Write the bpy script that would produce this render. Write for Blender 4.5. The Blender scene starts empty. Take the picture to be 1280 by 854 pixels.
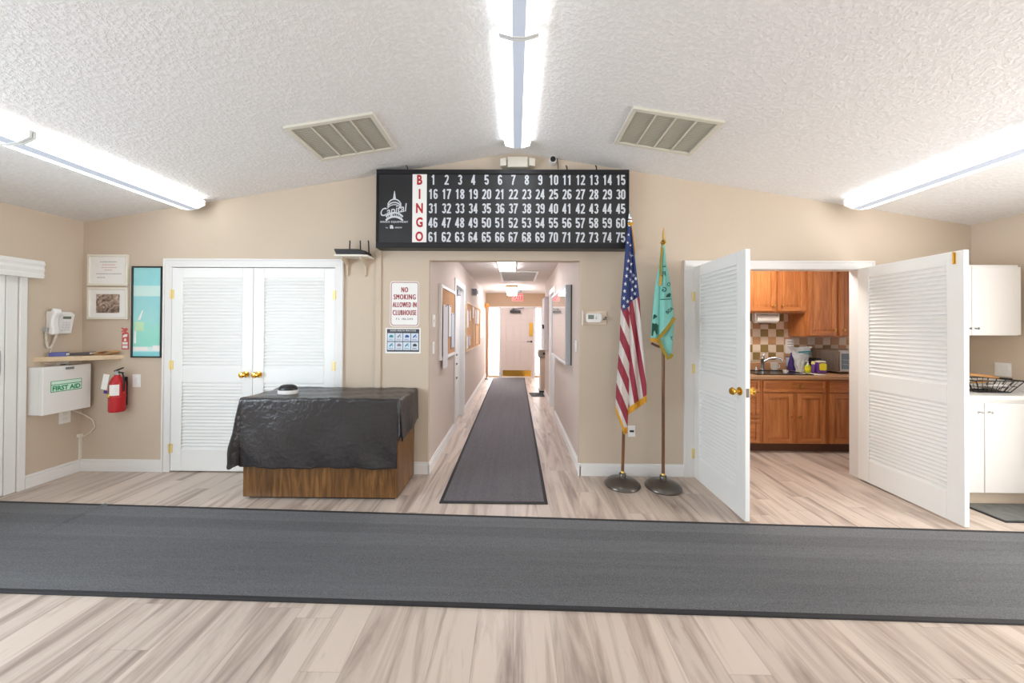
import bpy, math, random
from mathutils import Vector, Matrix, Euler
PI = math.pi
R = math.radians
random.seed(4)
scn = bpy.context.scene
COL = scn.collection

# ------------------------------------------------------------------ camera
F, EYE = 427.0, 1.43                    # focal length in pixels of a 1280 frame, eye height
cd = bpy.data.cameras.new('camera')
cam = bpy.data.objects.new('camera', cd)
COL.objects.link(cam)
scn.camera = cam
cd.sensor_width = 36.0
cd.lens = 36.0 * F / 1280
cd.shift_y = -20.6 / 1280
cd.clip_start = 0.05
CAMM = Matrix.Rotation(R(.54), 4, 'Z') @ Matrix.Rotation(PI/2 + R(.35), 4, 'X') @ Matrix.Rotation(R(.315), 4, 'Z')
cam.matrix_world = Matrix.Translation((0, 0, EYE)) @ CAMM

def ray(px, py):
    return CAMM.to_3x3() @ Vector(((px - 640) / F, -(py - 427) / F - 20.6 / F, -1.0))
def ony(px, py, y):
    r = ray(px, py); t = y / r.y
    return Vector((t * r.x, y, EYE + t * r.z))
def onx(px, py, x):
    r = ray(px, py); t = x / r.x
    return Vector((x, t * r.y, EYE + t * r.z))
def onz(px, py, z=0.0):
    r = ray(px, py); t = (z - EYE) / r.z
    return Vector((t * r.x, t * r.y, z))

# ------------------------------------------------------------------ world, exposure
scn.view_settings.view_transform = 'Standard'
scn.view_settings.look = 'None'
scn.view_settings.gamma = 1.0
scn.view_settings.exposure = 0.08
scn.view_settings.use_curve_mapping = False
scn.cycles.max_bounces = 10
scn.cycles.diffuse_bounces = 7
scn.cycles.sample_clamp_indirect = 6.0
world = bpy.data.worlds.new('world')
scn.world = world
world.use_nodes = True
bg = world.node_tree.nodes['Background']
bg.inputs[0].default_value = (0.93, 0.97, 1.0, 1)
bg.inputs[1].default_value = 1.3

def area(name, loc, rot, sx, sy, power, color):
    l = bpy.data.lights.new(name, 'AREA')
    l.shape = 'RECTANGLE'; l.size = sx; l.size_y = sy; l.energy = power; l.color = color
    o = bpy.data.objects.new(name, l); COL.objects.link(o)
    o.location = loc; o.rotation_euler = rot
    return o
# daylight through unseen windows put in behind and beside the camera, and through the hall entrance
area('daylight_unseen_rear', (0, -4.75, 1.55), (R(90), 0, 0), 6.4, 1.7, 50, (.97, .985, 1.0))
area('daylight_unseen_left', (-4.55, .1, 1.4), (0, R(-90), 0), 1.3, 2.4, 180, (.74, .88, 1.0))
area('daylight_unseen_right', (4.65, .98, 1.25), (0, R(90), 0), 1.7, 2.2, 140, (1.0, .985, .96))
area('daylight_entrance_a', (-.6, 9.95, 1.05), (R(-90), 0, 0), .34, 1.9, 170, (1.0, .98, .97))
area('daylight_entrance_b', (.66, 9.95, 1.05), (R(-90), 0, 0), .22, 1.9, 110, (1.0, .98, .97))

# ------------------------------------------------------------------ materials
def lin(c):
    f = lambda v: v / 12.92 if v <= .04045 else ((v + .055) / 1.055) ** 2.4
    return tuple(f(v / 255.0) for v in c[:3]) + (1.0,)
def new_mat(name):
    m = bpy.data.materials.new(name); m.use_nodes = True
    return m, m.node_tree, m.node_tree.nodes['Principled BSDF']
def N(t, kind, ins=None, **attrs):
    n = t.nodes.new(kind)
    for k, v in attrs.items(): setattr(n, k, v)
    for k, v in (ins or {}).items():
        s = n.inputs[k]
        if isinstance(v, bpy.types.NodeSocket): t.links.new(v, s)
        else: s.default_value = v
    return n
def math_(t, op, a, b=0.0, c=None):
    n = t.nodes.new('ShaderNodeMath'); n.operation = op
    for i, v in enumerate((a, b) if c is None else (a, b, c)):
        if isinstance(v, bpy.types.NodeSocket): t.links.new(v, n.inputs[i])
        else: n.inputs[i].default_value = v
    return n.outputs[0]
def mixc(t, fac, a, b, mode='MIX'):
    n = t.nodes.new('ShaderNodeMix'); n.data_type = 'RGBA'; n.blend_type = mode
    for i, v in ((0, fac), (6, a), (7, b)):
        if isinstance(v, bpy.types.NodeSocket): t.links.new(v, n.inputs[i])
        else: n.inputs[i].default_value = v
    return n.outputs[2]
def bump(t, b, h, strength, dist=.01):
    n = N(t, 'ShaderNodeBump', {'Strength': strength, 'Distance': dist, 'Height': h})
    t.links.new(n.outputs[0], b.inputs['Normal'])
def obj_co(t, scale=(1, 1, 1), rot=(0, 0, 0)):
    c = N(t, 'ShaderNodeTexCoord')
    return N(t, 'ShaderNodeMapping', {'Vector': c.outputs['Object'], 'Scale': scale, 'Rotation': rot}).outputs[0]
def pm(name, col, rough=.5, metal=0.0, var=.05, scale=18.0, bmp=0.0, bscale=None, stretch=(1, 1, 1), spec=.5, coat=0.0, emit=None, emit_s=0.0):
    m, t, b = new_mat(name)
    c = lin(col)
    v = obj_co(t, stretch)
    n = N(t, 'ShaderNodeTexNoise', {'Vector': v, 'Scale': scale, 'Detail': 3.0})
    d = tuple(x * (1 - var) for x in c[:3]) + (1,)
    l = tuple(min(1, x * (1 + var)) for x in c[:3]) + (1,)
    t.links.new(mixc(t, n.outputs[0], d, l), b.inputs['Base Color'])
    b.inputs['Roughness'].default_value = rough
    b.inputs['Metallic'].default_value = metal
    b.inputs['Specular IOR Level'].default_value = spec
    b.inputs['Coat Weight'].default_value = coat
    if bmp:
        n2 = N(t, 'ShaderNodeTexNoise', {'Vector': v, 'Scale': bscale or scale * 4, 'Detail': 3.0})
        bump(t, b, n2.outputs[0], bmp)
    if emit:
        b.inputs['Emission Color'].default_value = lin(emit)
        b.inputs['Emission Strength'].default_value = emit_s
    return m
def wood(name, dark, mid, light, rough=.42, axis='Z', fine=26.0):
    m, t, b = new_mat(name)
    st = {'X': (.09, 1, 1), 'Y': (1, .09, 1), 'Z': (1, 1, .09)}[axis]
    v = obj_co(t, st)
    a = N(t, 'ShaderNodeTexNoise', {'Vector': v, 'Scale': fine, 'Detail': 6.0, 'Roughness': .62, 'Distortion': .7})
    r = N(t, 'ShaderNodeValToRGB', {'Fac': a.outputs[0]})
    e = r.color_ramp.elements
    e[0].position = .28; e[0].color = lin(dark); e[1].position = .72; e[1].color = lin(light)
    k = e.new(.5); k.color = lin(mid)
    t.links.new(r.outputs[0], b.inputs['Base Color'])
    b.inputs['Roughness'].default_value = rough
    bump(t, b, a.outputs[0], .08, .004)
    return m

def floor_mat():
    m, t, b = new_mat('plank_floor')
    co = N(t, 'ShaderNodeTexCoord').outputs['Object']
    s = N(t, 'ShaderNodeSeparateXYZ', {0: co})
    xs = math_(t, 'DIVIDE', s.outputs[0], .178)
    xi = math_(t, 'FLOOR', xs)
    r1 = N(t, 'ShaderNodeTexWhiteNoise', {'W': xi}, noise_dimensions='1D').outputs['Value']
    ys = math_(t, 'ADD', math_(t, 'DIVIDE', s.outputs[1], 1.22), math_(t, 'MULTIPLY', r1, 7.0))
    yi = math_(t, 'FLOOR', ys)
    idv = N(t, 'ShaderNodeCombineXYZ', {0: xi, 1: yi}).outputs[0]
    wn = N(t, 'ShaderNodeTexWhiteNoise', {'Vector': idv}, noise_dimensions='3D')
    off = N(t, 'ShaderNodeVectorMath', {0: wn.outputs['Color'], 1: (7, 13, 5)}, operation='MULTIPLY').outputs[0]
    def grain(sx, sy, sc, det, dist):  # streaks that run along the planks
        q = N(t, 'ShaderNodeVectorMath', {0: co, 1: (sx, sy, 1)}, operation='MULTIPLY').outputs[0]
        q = N(t, 'ShaderNodeVectorMath', {0: q, 1: off}, operation='ADD').outputs[0]
        return N(t, 'ShaderNodeTexNoise', {'Vector': q, 'Scale': sc, 'Detail': det, 'Roughness': .6, 'Distortion': dist}).outputs[0]
    g1 = grain(6.5, .62, 1.0, 6.0, 1.5)
    g2 = grain(55, 2.2, 1.0, 5.0, .3)
    g3 = grain(16, 2.4, 1.0, 3.0, 1.0)
    r = N(t, 'ShaderNodeValToRGB', {'Fac': g1})
    e = r.color_ramp.elements
    e[0].position = .33; e[0].color = lin((124, 109, 99)); e[1].position = .55; e[1].color = lin((199, 184, 171))
    k = e.new(.43); k.color = lin((166, 148, 136))
    c = mixc(t, math_(t, 'MULTIPLY', g2, .42), r.outputs[0], lin((209, 195, 183)))
    kn = N(t, 'ShaderNodeMapRange', {0: g3, 1: .64, 2: .76, 3: 0.0, 4: .36}).outputs[0]
    c = mixc(t, kn, c, lin((104, 88, 78)))
    tone = math_(t, 'ADD', math_(t, 'MULTIPLY', wn.outputs['Value'], .16), .92)
    tv = N(t, 'ShaderNodeCombineXYZ', {0: tone, 1: tone, 2: tone}).outputs[0]
    c = mixc(t, 1.0, c, tv, 'MULTIPLY')
    fx = math_(t, 'FRACT', xs)
    ed = math_(t, 'LESS_THAN', math_(t, 'ABSOLUTE', math_(t, 'SUBTRACT', fx, .5)), .488)
    fy = math_(t, 'FRACT', ys)
    ed2 = math_(t, 'LESS_THAN', math_(t, 'ABSOLUTE', math_(t, 'SUBTRACT', fy, .5)), .4985)
    both = math_(t, 'MULTIPLY', ed, ed2)
    c = mixc(t, both, mixc(t, .2, c, lin((110, 95, 85))), c)
    t.links.new(c, b.inputs['Base Color'])
    b.inputs['Roughness'].default_value = .38
    b.inputs['Specular IOR Level'].default_value = .4
    bump(t, b, math_(t, 'ADD', math_(t, 'MULTIPLY', both, .5), math_(t, 'MULTIPLY', g2, .3)), .12, .002)
    return m
def stipple_mat():
    m, t, b = new_mat('stippled_ceiling')
    v = obj_co(t)
    n = N(t, 'ShaderNodeTexNoise', {'Vector': v, 'Scale': 42.0, 'Detail': 3.0, 'Roughness': .6})
    r = N(t, 'ShaderNodeValToRGB', {'Fac': n.outputs[0]})
    r.color_ramp.elements[0].position = .42; r.color_ramp.elements[1].position = .62
    t.links.new(mixc(t, r.outputs[0], lin((222, 220, 218)), lin((229, 227, 226))), b.inputs['Base Color'])
    b.inputs['Roughness'].default_value = .9
    bump(t, b, r.outputs[0], .36, .007)
    return m
def carpet_mat(name, axis, base=(90, 91, 93)):
    m, t, b = new_mat(name)
    st = (.35, 9, 1) if axis == 'X' else (9, .35, 1)
    v = obj_co(t, st); w = obj_co(t)
    a = N(t, 'ShaderNodeTexNoise', {'Vector': v, 'Scale': 2.2, 'Detail': 5.0, 'Roughness': .65})
    f = N(t, 'ShaderNodeTexNoise', {'Vector': w, 'Scale': 420.0, 'Detail': 2.0})
    g = N(t, 'ShaderNodeTexNoise', {'Vector': w, 'Scale': 160.0, 'Detail': 4.0, 'Roughness': .7})
    r = N(t, 'ShaderNodeValToRGB', {'Fac': a.outputs[0]})
    e = r.color_ramp.elements
    e[0].position = .3; e[0].color = lin(tuple(x - 8 for x in base)); e[1].position = .7; e[1].color = lin(tuple(x + 9 for x in base))
    c = mixc(t, N(t, 'ShaderNodeMapRange', {0: g.outputs[0], 1: .38, 2: .66, 3: 0.0, 4: 1.0}).outputs[0], r.outputs[0], lin(tuple(x + 30 for x in base)))
    if axis == 'X':                     # broad woven bands along the rug
        sp = N(t, 'ShaderNodeSeparateXYZ', {0: w})
        q = math_(t, 'ADD', sp.outputs[1], math_(t, 'MULTIPLY', sp.outputs[0], .03))
        bn = N(t, 'ShaderNodeTexWhiteNoise', {'W': math_(t, 'FLOOR', math_(t, 'DIVIDE', q, .115))}, noise_dimensions='1D').outputs['Value']
        bn = math_(t, 'ADD', math_(t, 'MULTIPLY', bn, .22), .86)
        c = mixc(t, 1.0, c, N(t, 'ShaderNodeCombineXYZ', {0: bn, 1: bn, 2: bn}).outputs[0], 'MULTIPLY')
    t.links.new(c, b.inputs['Base Color'])
    b.inputs['Roughness'].default_value = .92
    b.inputs['Specular IOR Level'].default_value = .25
    bump(t, b, math_(t, 'ADD', f.outputs[0], a.outputs[0]), .5, .004)
    return m

M = {}
M['floor'] = floor_mat()
M['ceil'] = stipple_mat()
M['wall'] = pm('tan_wall_paint', (200, 184, 165), .75, var=.02, scale=3, bmp=.03, bscale=260)
M['hall_wall'] = pm('hall_wall_paint', (203, 189, 178), .75, var=.02, scale=3, bmp=.03, bscale=260)
M['wall_dark'] = pm('deeper_tan_paint', (190, 165, 138), .75, var=.02, scale=3)
M['hall_ceil'] = pm('hall_ceiling_paint', (222, 214, 208), .85, var=.02, bmp=.2, bscale=150)
M['trim'] = pm('white_trim_paint', (229, 228, 226), .38, var=.012, scale=6)
M['door'] = pm('white_door_paint', (236, 237, 235), .36, var=.012, scale=6)
M['white'] = pm('white_plastic', (232, 231, 228), .4, var=.015)
M['offwhite'] = pm('ivory_plastic', (226, 221, 208), .45, var=.015)
M['grey'] = pm('grey_plastic', (120, 122, 126), .5)
M['lgrey'] = pm('light_grey_metal', (176, 178, 180), .4, .2)
M['black'] = pm('black_plastic', (26, 26, 28), .42)
M['board'] = pm('black_board_face', (42, 43, 46), .32, var=.08, scale=5)
M['board_frame'] = pm('black_board_frame', (34, 34, 37), .38, .3)
M['num'] = pm('pale_numerals', (206, 210, 216), .5, var=.02)
M['red'] = pm('red_lettering', (178, 34, 40), .5)
M['brass'] = pm('polished_brass', (226, 178, 78), .2, 1.0)
M['hinge'] = pm('pale_brass_hinge', (232, 212, 150), .35, .3)
M['hall_door'] = pm('pale_door_paint', (212, 202, 196), .5, var=.02)
M['gold'] = pm('gold_metal', (214, 176, 96), .28, 1.0)
M['chrome'] = pm('chrome', (215, 218, 220), .12, 1.0)
M['steel'] = pm('brushed_steel', (168, 158, 150), .34, .8, var=.1, stretch=(1, 1, .05))
M['bronze'] = pm('dark_bronze_base', (104, 98, 92), .3, .75, var=.1)
M['rug'] = carpet_mat('grey_ribbed_carpet', 'X')
M['runner'] = carpet_mat('grey_hall_carpet', 'Y', (90, 87, 90))
M['rug_edge'] = pm('dark_carpet_binding', (40, 39, 41), .8, bmp=.2)
M['mat_green'] = pm('grey_green_mat', (112, 114, 110), .9, var=.45, scale=14, bmp=.4)
M['walnut'] = wood('walnut_veneer', (64, 42, 20), (106, 72, 37), (140, 100, 54), .4, 'Z', 30)
M['oak'] = wood('oak_cabinet', (150, 88, 46), (182, 114, 64), (206, 140, 86), .38, 'Z', 20)
M['oak_h'] = wood('oak_cabinet_horizontal', (150, 88, 46), (182, 114, 64), (206, 140, 86), .38, 'X', 20)
M['pole'] = wood('brown_pole_wood', (78, 48, 26), (112, 72, 42), (132, 88, 52), .35, 'Z', 40)
M['maple'] = wood('pale_shelf_wood', (196, 170, 136), (212, 188, 156), (224, 202, 172), .5, 'X', 14)
M['toe'] = pm('dark_toe_kick', (92, 56, 34), .6)
M['counter'] = pm('tan_laminate', (178, 138, 104), .35, var=.12, scale=60)
M['vinyl'] = pm('black_vinyl_cloth', (45, 42, 43), .29, var=.12, scale=8, bmp=.45, bscale=26)
M['extred'] = pm('extinguisher_red', (184, 26, 36), .28)
M['fadedred'] = pm('faded_red_sticker', (196, 84, 80), .5)
M['yellow'] = pm('yellow_plastic', (232, 222, 30), .4)
M['lime'] = pm('lime_soap', (190, 205, 50), .3)
M['purple'] = pm('purple_plastic', (104, 66, 142), .35)
M['indigo'] = pm('indigo_plastic', (66, 44, 124), .3)
M['paper'] = pm('white_paper', (236, 235, 232), .7, var=.015)
M['bluepaper'] = pm('pale_blue_paper', (206, 216, 228), .7, var=.02)
M['lavpaper'] = pm('grey_white_paper', (220, 218, 222), .7, var=.02)
M['bluefolder'] = pm('blue_folder', (92, 96, 158), .5)
M['greyfolder'] = pm('dark_grey_booklet', (86, 80, 84), .5)
M['manila'] = pm('manila_paper', (214, 172, 116), .6)
M['cork'] = pm('cork', (196, 148, 104), .85, var=.25, scale=60, bmp=.2)
M['tan_tile'] = pm('tan_tile', (190, 146, 108), .35, var=.08)
M['olive_tile'] = pm('olive_tile', (146, 122, 76), .35, var=.08)
M['beige_tile'] = pm('beige_tile', (222, 203, 184), .35, var=.04)
M['grout'] = pm('grout', (212, 192, 172), .8)
M['bag'] = pm('clear_plastic_bag', (206, 212, 218), .2, var=.2, scale=30, bmp=.4)
M['glass_dark'] = pm('dark_oven_glass', (40, 40, 44), .08, var=.2, coat=.5)
M['green'] = pm('green_lettering', (20, 150, 96), .5)
M['mint'] = pm('mint_sign', (214, 242, 228), .5)
M['teal'] = pm('teal_flag_cloth', (126, 192, 180), .75, var=.06, bmp=.1, bscale=200)
M['teal_dark'] = pm('dark_green_print', (24, 76, 62), .7)
M['fringe'] = pm('gold_fringe', (216, 158, 44), .7, var=.25, scale=120, bmp=.5)
M['olivefringe'] = pm('olive_gold_fringe', (166, 140, 44), .7, var=.25, scale=120, bmp=.5)
M['ink'] = pm('grey_ink', (168, 166, 170), .6)
M['pinkink'] = pm('faded_pink_ink', (212, 176, 180), .6)
M['vent'] = pm('ivory_vent_metal', (214, 210, 196), .45, .1, var=.03)
M['ventdark'] = pm('vent_filter', (186, 181, 166), .8, var=.08, stretch=(1, 40, 1))
M['orange'] = pm('amber_metal', (222, 160, 70), .3, .5)
M['sink'] = pm('dark_sink', (58, 54, 52), .25, .5)
M['lampwhite'] = pm('fixture_enamel', (228, 230, 230), .4, var=.01)
M['tube'] = pm('lit_lens', (250, 250, 250), .4, emit=(244, 250, 255), emit_s=4.2)
M['tubegap'] = pm('lens_between_tubes', (160, 166, 176), .4, emit=(206, 216, 234), emit_s=.45)
M['halltube'] = pm('hall_lit_lens', (250, 250, 250), .4, emit=(246, 246, 255), emit_s=26.0)
M['kitchentube'] = pm('kitchen_lit_lens', (250, 250, 250), .4, emit=(255, 248, 240), emit_s=20.0)
M['exitred'] = pm('exit_red', (226, 84, 84), .5, emit=(232, 88, 88), emit_s=.5)
M['exitface'] = pm('exit_face', (236, 196, 190), .5, emit=(238, 190, 186), emit_s=.35)
M['canton'] = pm('canton', (38, 56, 116), .8)
M['lcd'] = pm('lcd_screen', (110, 122, 108), .25)
M['icon_teal'] = pm('teal_icon', (34, 134, 150), .5)
M['icon_blue'] = pm('blue_icon', (40, 84, 160), .5)
M['icon_grey'] = pm('grey_icon', (130, 120, 140), .5)
M['slate'] = pm('slate_header', (62, 66, 74), .5)
M['brownitem'] = pm('brown_card', (196, 146, 92), .6)
M['foil'] = pm('foil_packet', (130, 130, 128), .25, .3, var=.45, scale=40)
def case_glass():
    m, t, b = new_mat('display_case_glass')
    v = obj_co(t)
    n = N(t, 'ShaderNodeTexNoise', {'Vector': v, 'Scale': 4.0})
    t.links.new(mixc(t, n.outputs[0], lin((196, 190, 184)), lin((216, 212, 206))), b.inputs['Base Color'])
    b.inputs['Roughness'].default_value = .04
    b.inputs['Coat Weight'].default_value = 1.0
    b.inputs['Specular IOR Level'].default_value = .8
    return m
M['caseglass'] = case_glass()
def pane_glass():
    m, t, b = new_mat('window_glass')
    n = N(t, 'ShaderNodeTexNoise', {'Scale': 3.0})
    t.links.new(mixc(t, n.outputs[0], (.97, .98, .98, 1), (1, 1, 1, 1)), b.inputs['Base Color'])
    b.inputs['Roughness'].default_value = 0.0
    b.inputs['Transmission Weight'].default_value = 1.0
    b.inputs['IOR'].default_value = 1.05
    return m
M['pane'] = pane_glass()
def stripes_mat():
    m, t, b = new_mat('flag_stripes')
    uv = N(t, 'ShaderNodeUVMap'); uv.uv_map = 'UVMap'
    s = N(t, 'ShaderNodeSeparateXYZ', {0: uv.outputs[0]})
    red = math_(t, 'LESS_THAN', math_(t, 'FRACT', s.outputs[0]), .5)
    can = math_(t, 'LESS_THAN', s.outputs[1], 0.0)
    n = N(t, 'ShaderNodeTexNoise', {'Scale': 60.0})
    c = mixc(t, red, lin((214, 206, 200)), lin((150, 38, 58)))
    c = mixc(t, can, c, lin((36, 54, 112)))
    c = mixc(t, math_(t, 'MULTIPLY', n.outputs[0], .12), c, (.2, .2, .25, 1))
    t.links.new(c, b.inputs['Base Color'])
    b.inputs['Roughness'].default_value = .75
    return m
M['stripes'] = stripes_mat()
def aerial_mat():
    m, t, b = new_mat('aerial_photograph_print')
    v = obj_co(t)
    w = N(t, 'ShaderNodeTexNoise', {'Vector': v, 'Scale': 13.0, 'Detail': 4.0, 'Distortion': 1.6})
    r = N(t, 'ShaderNodeValToRGB', {'Fac': w.outputs[0]})
    e = r.color_ramp.elements
    e[0].position = .36; e[0].color = lin((70, 58, 54)); e[1].position = .66; e[1].color = lin((206, 192, 178))
    k = e.new(.5); k.color = lin((150, 128, 112))
    t.links.new(r.outputs[0], b.inputs['Base Color'])
    b.inputs['Roughness'].default_value = .3
    return m
M['aerial'] = aerial_mat()
def poster_mat():
    m, t, b = new_mat('teal_poster_print')
    co = N(t, 'ShaderNodeTexCoord').outputs['Object']
    s = N(t, 'ShaderNodeSeparateXYZ', {0: co})
    r = N(t, 'ShaderNodeValToRGB', {'Fac': math_(t, 'DIVIDE', s.outputs[2], .9)})
    r.color_ramp.interpolation = 'EASE'
    e = r.color_ramp.elements
    e[0].position = 0; e[0].color = lin((112, 200, 208)); e[1].position = 1; e[1].color = lin((140, 208, 214))
    for p, c in ((.06, (120, 205, 214)), (.075, (226, 240, 242)), (.11, (226, 240, 242)), (.125, (132, 214, 196)), (.3, (140, 218, 200)), (.42, (150, 214, 214)), (.66, (138, 206, 214)), (.675, (208, 234, 228)), (.775, (200, 232, 228)), (.79, (140, 212, 218))):
        k = e.new(p); k.color = lin(c)
    n = N(t, 'ShaderNodeTexNoise', {'Vector': co, 'Scale': 9.0, 'Detail': 3.0})
    c = mixc(t, math_(t, 'MULTIPLY', n.outputs[0], .35), r.outputs[0], lin((196, 232, 224)))
    t.links.new(c, b.inputs['Base Color'])
    b.inputs['Roughness'].default_value = .15
    return m
M['poster'] = poster_mat()

# ------------------------------------------------------------------ mesh helpers
class MB:
    def __init__(s): s.v = []; s.f = []; s.mi = []; s.uv = None
    def add(s, vs, fs, m=0):
        o = len(s.v); s.v += [Vector(v) for v in vs]
        s.f += [tuple(i + o for i in f) for f in fs]; s.mi += [m] * len(fs)
        return s
    def box(s, a, b, m=0, mx=None):
        x0, y0, z0 = [min(a[i], b[i]) for i in range(3)]; x1, y1, z1 = [max(a[i], b[i]) for i in range(3)]
        vs = [Vector(p) for p in ((x0,y0,z0),(x1,y0,z0),(x1,y1,z0),(x0,y1,z0),(x0,y0,z1),(x1,y0,z1),(x1,y1,z1),(x0,y1,z1))]
        if mx is not None: vs = [mx @ v for v in vs]
        return s.add(vs, [(0,3,2,1),(4,5,6,7),(0,1,5,4),(1,2,6,5),(2,3,7,6),(3,0,4,7)], m)
    def cbox(s, c, d, m=0, rot=None):
        mx = Matrix.Translation(c) @ (Euler(rot).to_matrix().to_4x4() if rot else Matrix())
        h = [x / 2 for x in d]
        return s.box((-h[0], -h[1], -h[2]), h, m, mx)
    def prism(s, poly, ax, a, b, m=0):
        # poly: 2-D points; extruded along axis ax from a to b
        def P(p, t):
            return {'X': (t, p[0], p[1]), 'Y': (p[0], t, p[1]), 'Z': (p[0], p[1], t)}[ax]
        n = len(poly)
        ar = sum(poly[i][0] * poly[(i+1) % n][1] - poly[(i+1) % n][0] * poly[i][1] for i in range(n))
        q = list(poly) if ar > 0 else list(poly)[::-1]
        vs = [P(p, a) for p in q] + [P(p, b) for p in q]
        up = (b > a) if ax != 'Y' else (b < a)
        fs = [tuple(range(n))[::-1], tuple(range(n, 2*n))] + [(i, (i+1) % n, n + (i+1) % n, n + i) for i in range(n)]
        if not up: fs = [f[::-1] for f in fs]
        return s.add(vs, fs, m)
    def lathe(s, prof, n=24, m=0, mx=None, caps=True):
        vs = []; fs = []; k = len(prof)
        for j in range(n):
            a = 2 * PI * j / n
            for r, z in prof: vs.append(Vector((r * math.cos(a), r * math.sin(a), z)))
        for j in range(n):
            j2 = (j + 1) % n
            for i in range(k - 1): fs.append((j*k+i, j2*k+i, j2*k+i+1, j*k+i+1))
        if caps:
            fs.append(tuple(j*k for j in range(n))[::-1]); fs.append(tuple(j*k+k-1 for j in range(n)))
        if mx is not None: vs = [mx @ v for v in vs]
        return s.add(vs, fs, m)
    def cyl(s, p, q, r0, r1=None, n=16, m=0):
        p, q = Vector(p), Vector(q); d = q - p
        mx = Matrix.Translation(p) @ d.to_track_quat('Z', 'Y').to_matrix().to_4x4()
        return s.lathe([(r0, 0), (r0 if r1 is None else r1, d.length)], n, m, mx)
    def ball(s, c, r, n=14, m=0, sc=(1, 1, 1)):
        pr = [(max(1e-4, r * math.sin(PI * i / 9)), -r * math.cos(PI * i / 9)) for i in range(10)]
        return s.lathe(pr, n, m, Matrix.Translation(c) @ Matrix.Diagonal((sc[0], sc[1], sc[2], 1)))
    def tube(s, pts, r, n=8, m=0):
        pts = [Vector(p) for p in pts]; vs = []; fs = []
        up = None
        for i, p in enumerate(pts):
            d = (pts[min(i+1, len(pts)-1)] - pts[max(i-1, 0)]).normalized()
            if up is None:
                up = d.orthogonal().normalized()
            else:
                up = (up - d * up.dot(d)).normalized()
            sd = d.cross(up)
            for j in range(n):
                a = 2 * PI * j / n; vs.append(p + (up * math.cos(a) + sd * math.sin(a)) * r)
        for i in range(len(pts) - 1):
            for j in range(n):
                fs.append((i*n+j, i*n+(j+1) % n, (i+1)*n+(j+1) % n, (i+1)*n+j))
        e = (len(pts)-1) * n
        fs.append(tuple(range(n))[::-1]); fs.append(tuple(range(e, e+n)))
        return s.add(vs, fs, m)
    def grid(s, P, nu, nv, m=0, uv=None):
        o = len(s.v)
        vs = [P(i / nu, j / nv) for j in range(nv + 1) for i in range(nu + 1)]
        fs = [(j*(nu+1)+i, j*(nu+1)+i+1, (j+1)*(nu+1)+i+1, (j+1)*(nu+1)+i) for j in range(nv) for i in range(nu)]
        s.add(vs, fs, m)
        if uv:
            if s.uv is None: s.uv = {}
            for j in range(nv + 1):
                for i in range(nu + 1): s.uv[o + j*(nu+1)+i] = uv(i / nu, j / nv)
        return s
    def text(s, body, cx, cz, h, y=0.0, sx=1.0, m=0, bold=0.0, w=None, ext=.0006, shear=0.0, rot=0.0, mirror=False, gap=1.0):
        # letters facing local -y, fitted to height h (and width w)
        c = bpy.data.curves.new('lettering', 'FONT'); c.body = body; c.size = 1.0; c.offset = bold; c.shear = shear; c.space_character = gap
        c.resolution_u = 3; c.fill_mode = 'FRONT'
        o = bpy.data.objects.new('lettering', c); COL.objects.link(o)
        dg = bpy.context.evaluated_depsgraph_get()
        me = bpy.data.meshes.new_from_object(o.evaluated_get(dg))
        vs = [v.co.copy() for v in me.vertices]; fs = [tuple(p.vertices) for p in me.polygons]
        bpy.data.objects.remove(o); bpy.data.curves.remove(c); bpy.data.meshes.remove(me)
        if not vs: return s
        x0 = min(v.x for v in vs); x1 = max(v.x for v in vs); y0 = min(v.y for v in vs); y1 = max(v.y for v in vs)
        k = h / (y1 - y0); kx = k * sx if w is None else w / (x1 - x0)
        out = []
        cr, sr = math.cos(rot), math.sin(rot)
        for v in vs:
            a = (v.x - (x0 + x1) / 2) * kx; b_ = (v.y - (y0 + y1) / 2) * k
            if mirror: a = -a
            out.append((cx + a * cr - b_ * sr, y, cz + a * sr + b_ * cr))
        if mirror: fs = [f[::-1] for f in fs]
        return s.add(out, fs, m)
    def build(s, name, mats, parent=None, smooth=False, bevel=0.0, solid=0.0, ang=40):
        me = bpy.data.meshes.new(name)
        me.from_pydata([tuple(v) for v in s.v], [], s.f)
        for k in (mats if isinstance(mats, (list, tuple)) else [mats]):
            me.materials.append(M[k] if isinstance(k, str) else k)
        me.polygons.foreach_set('material_index', s.mi)
        if s.uv:
            l = me.uv_layers.new(name='UVMap')
            for i, lp in enumerate(me.loops): l.data[i].uv = s.uv.get(lp.vertex_index, (0, 0))
        me.update()
        if smooth:
            me.shade_smooth()
            me.set_sharp_from_angle(angle=R(ang))
        o = bpy.data.objects.new(name, me); COL.objects.link(o)
        if parent is not None: o.parent = parent
        if solid:
            d = o.modifiers.new('thickness', 'SOLIDIFY'); d.thickness = solid; d.offset = 0
        if bevel:
            d = o.modifiers.new('soft_edges', 'BEVEL'); d.width = bevel; d.segments = 2; d.limit_method = 'ANGLE'; d.angle_limit = R(35)
        return o

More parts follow.
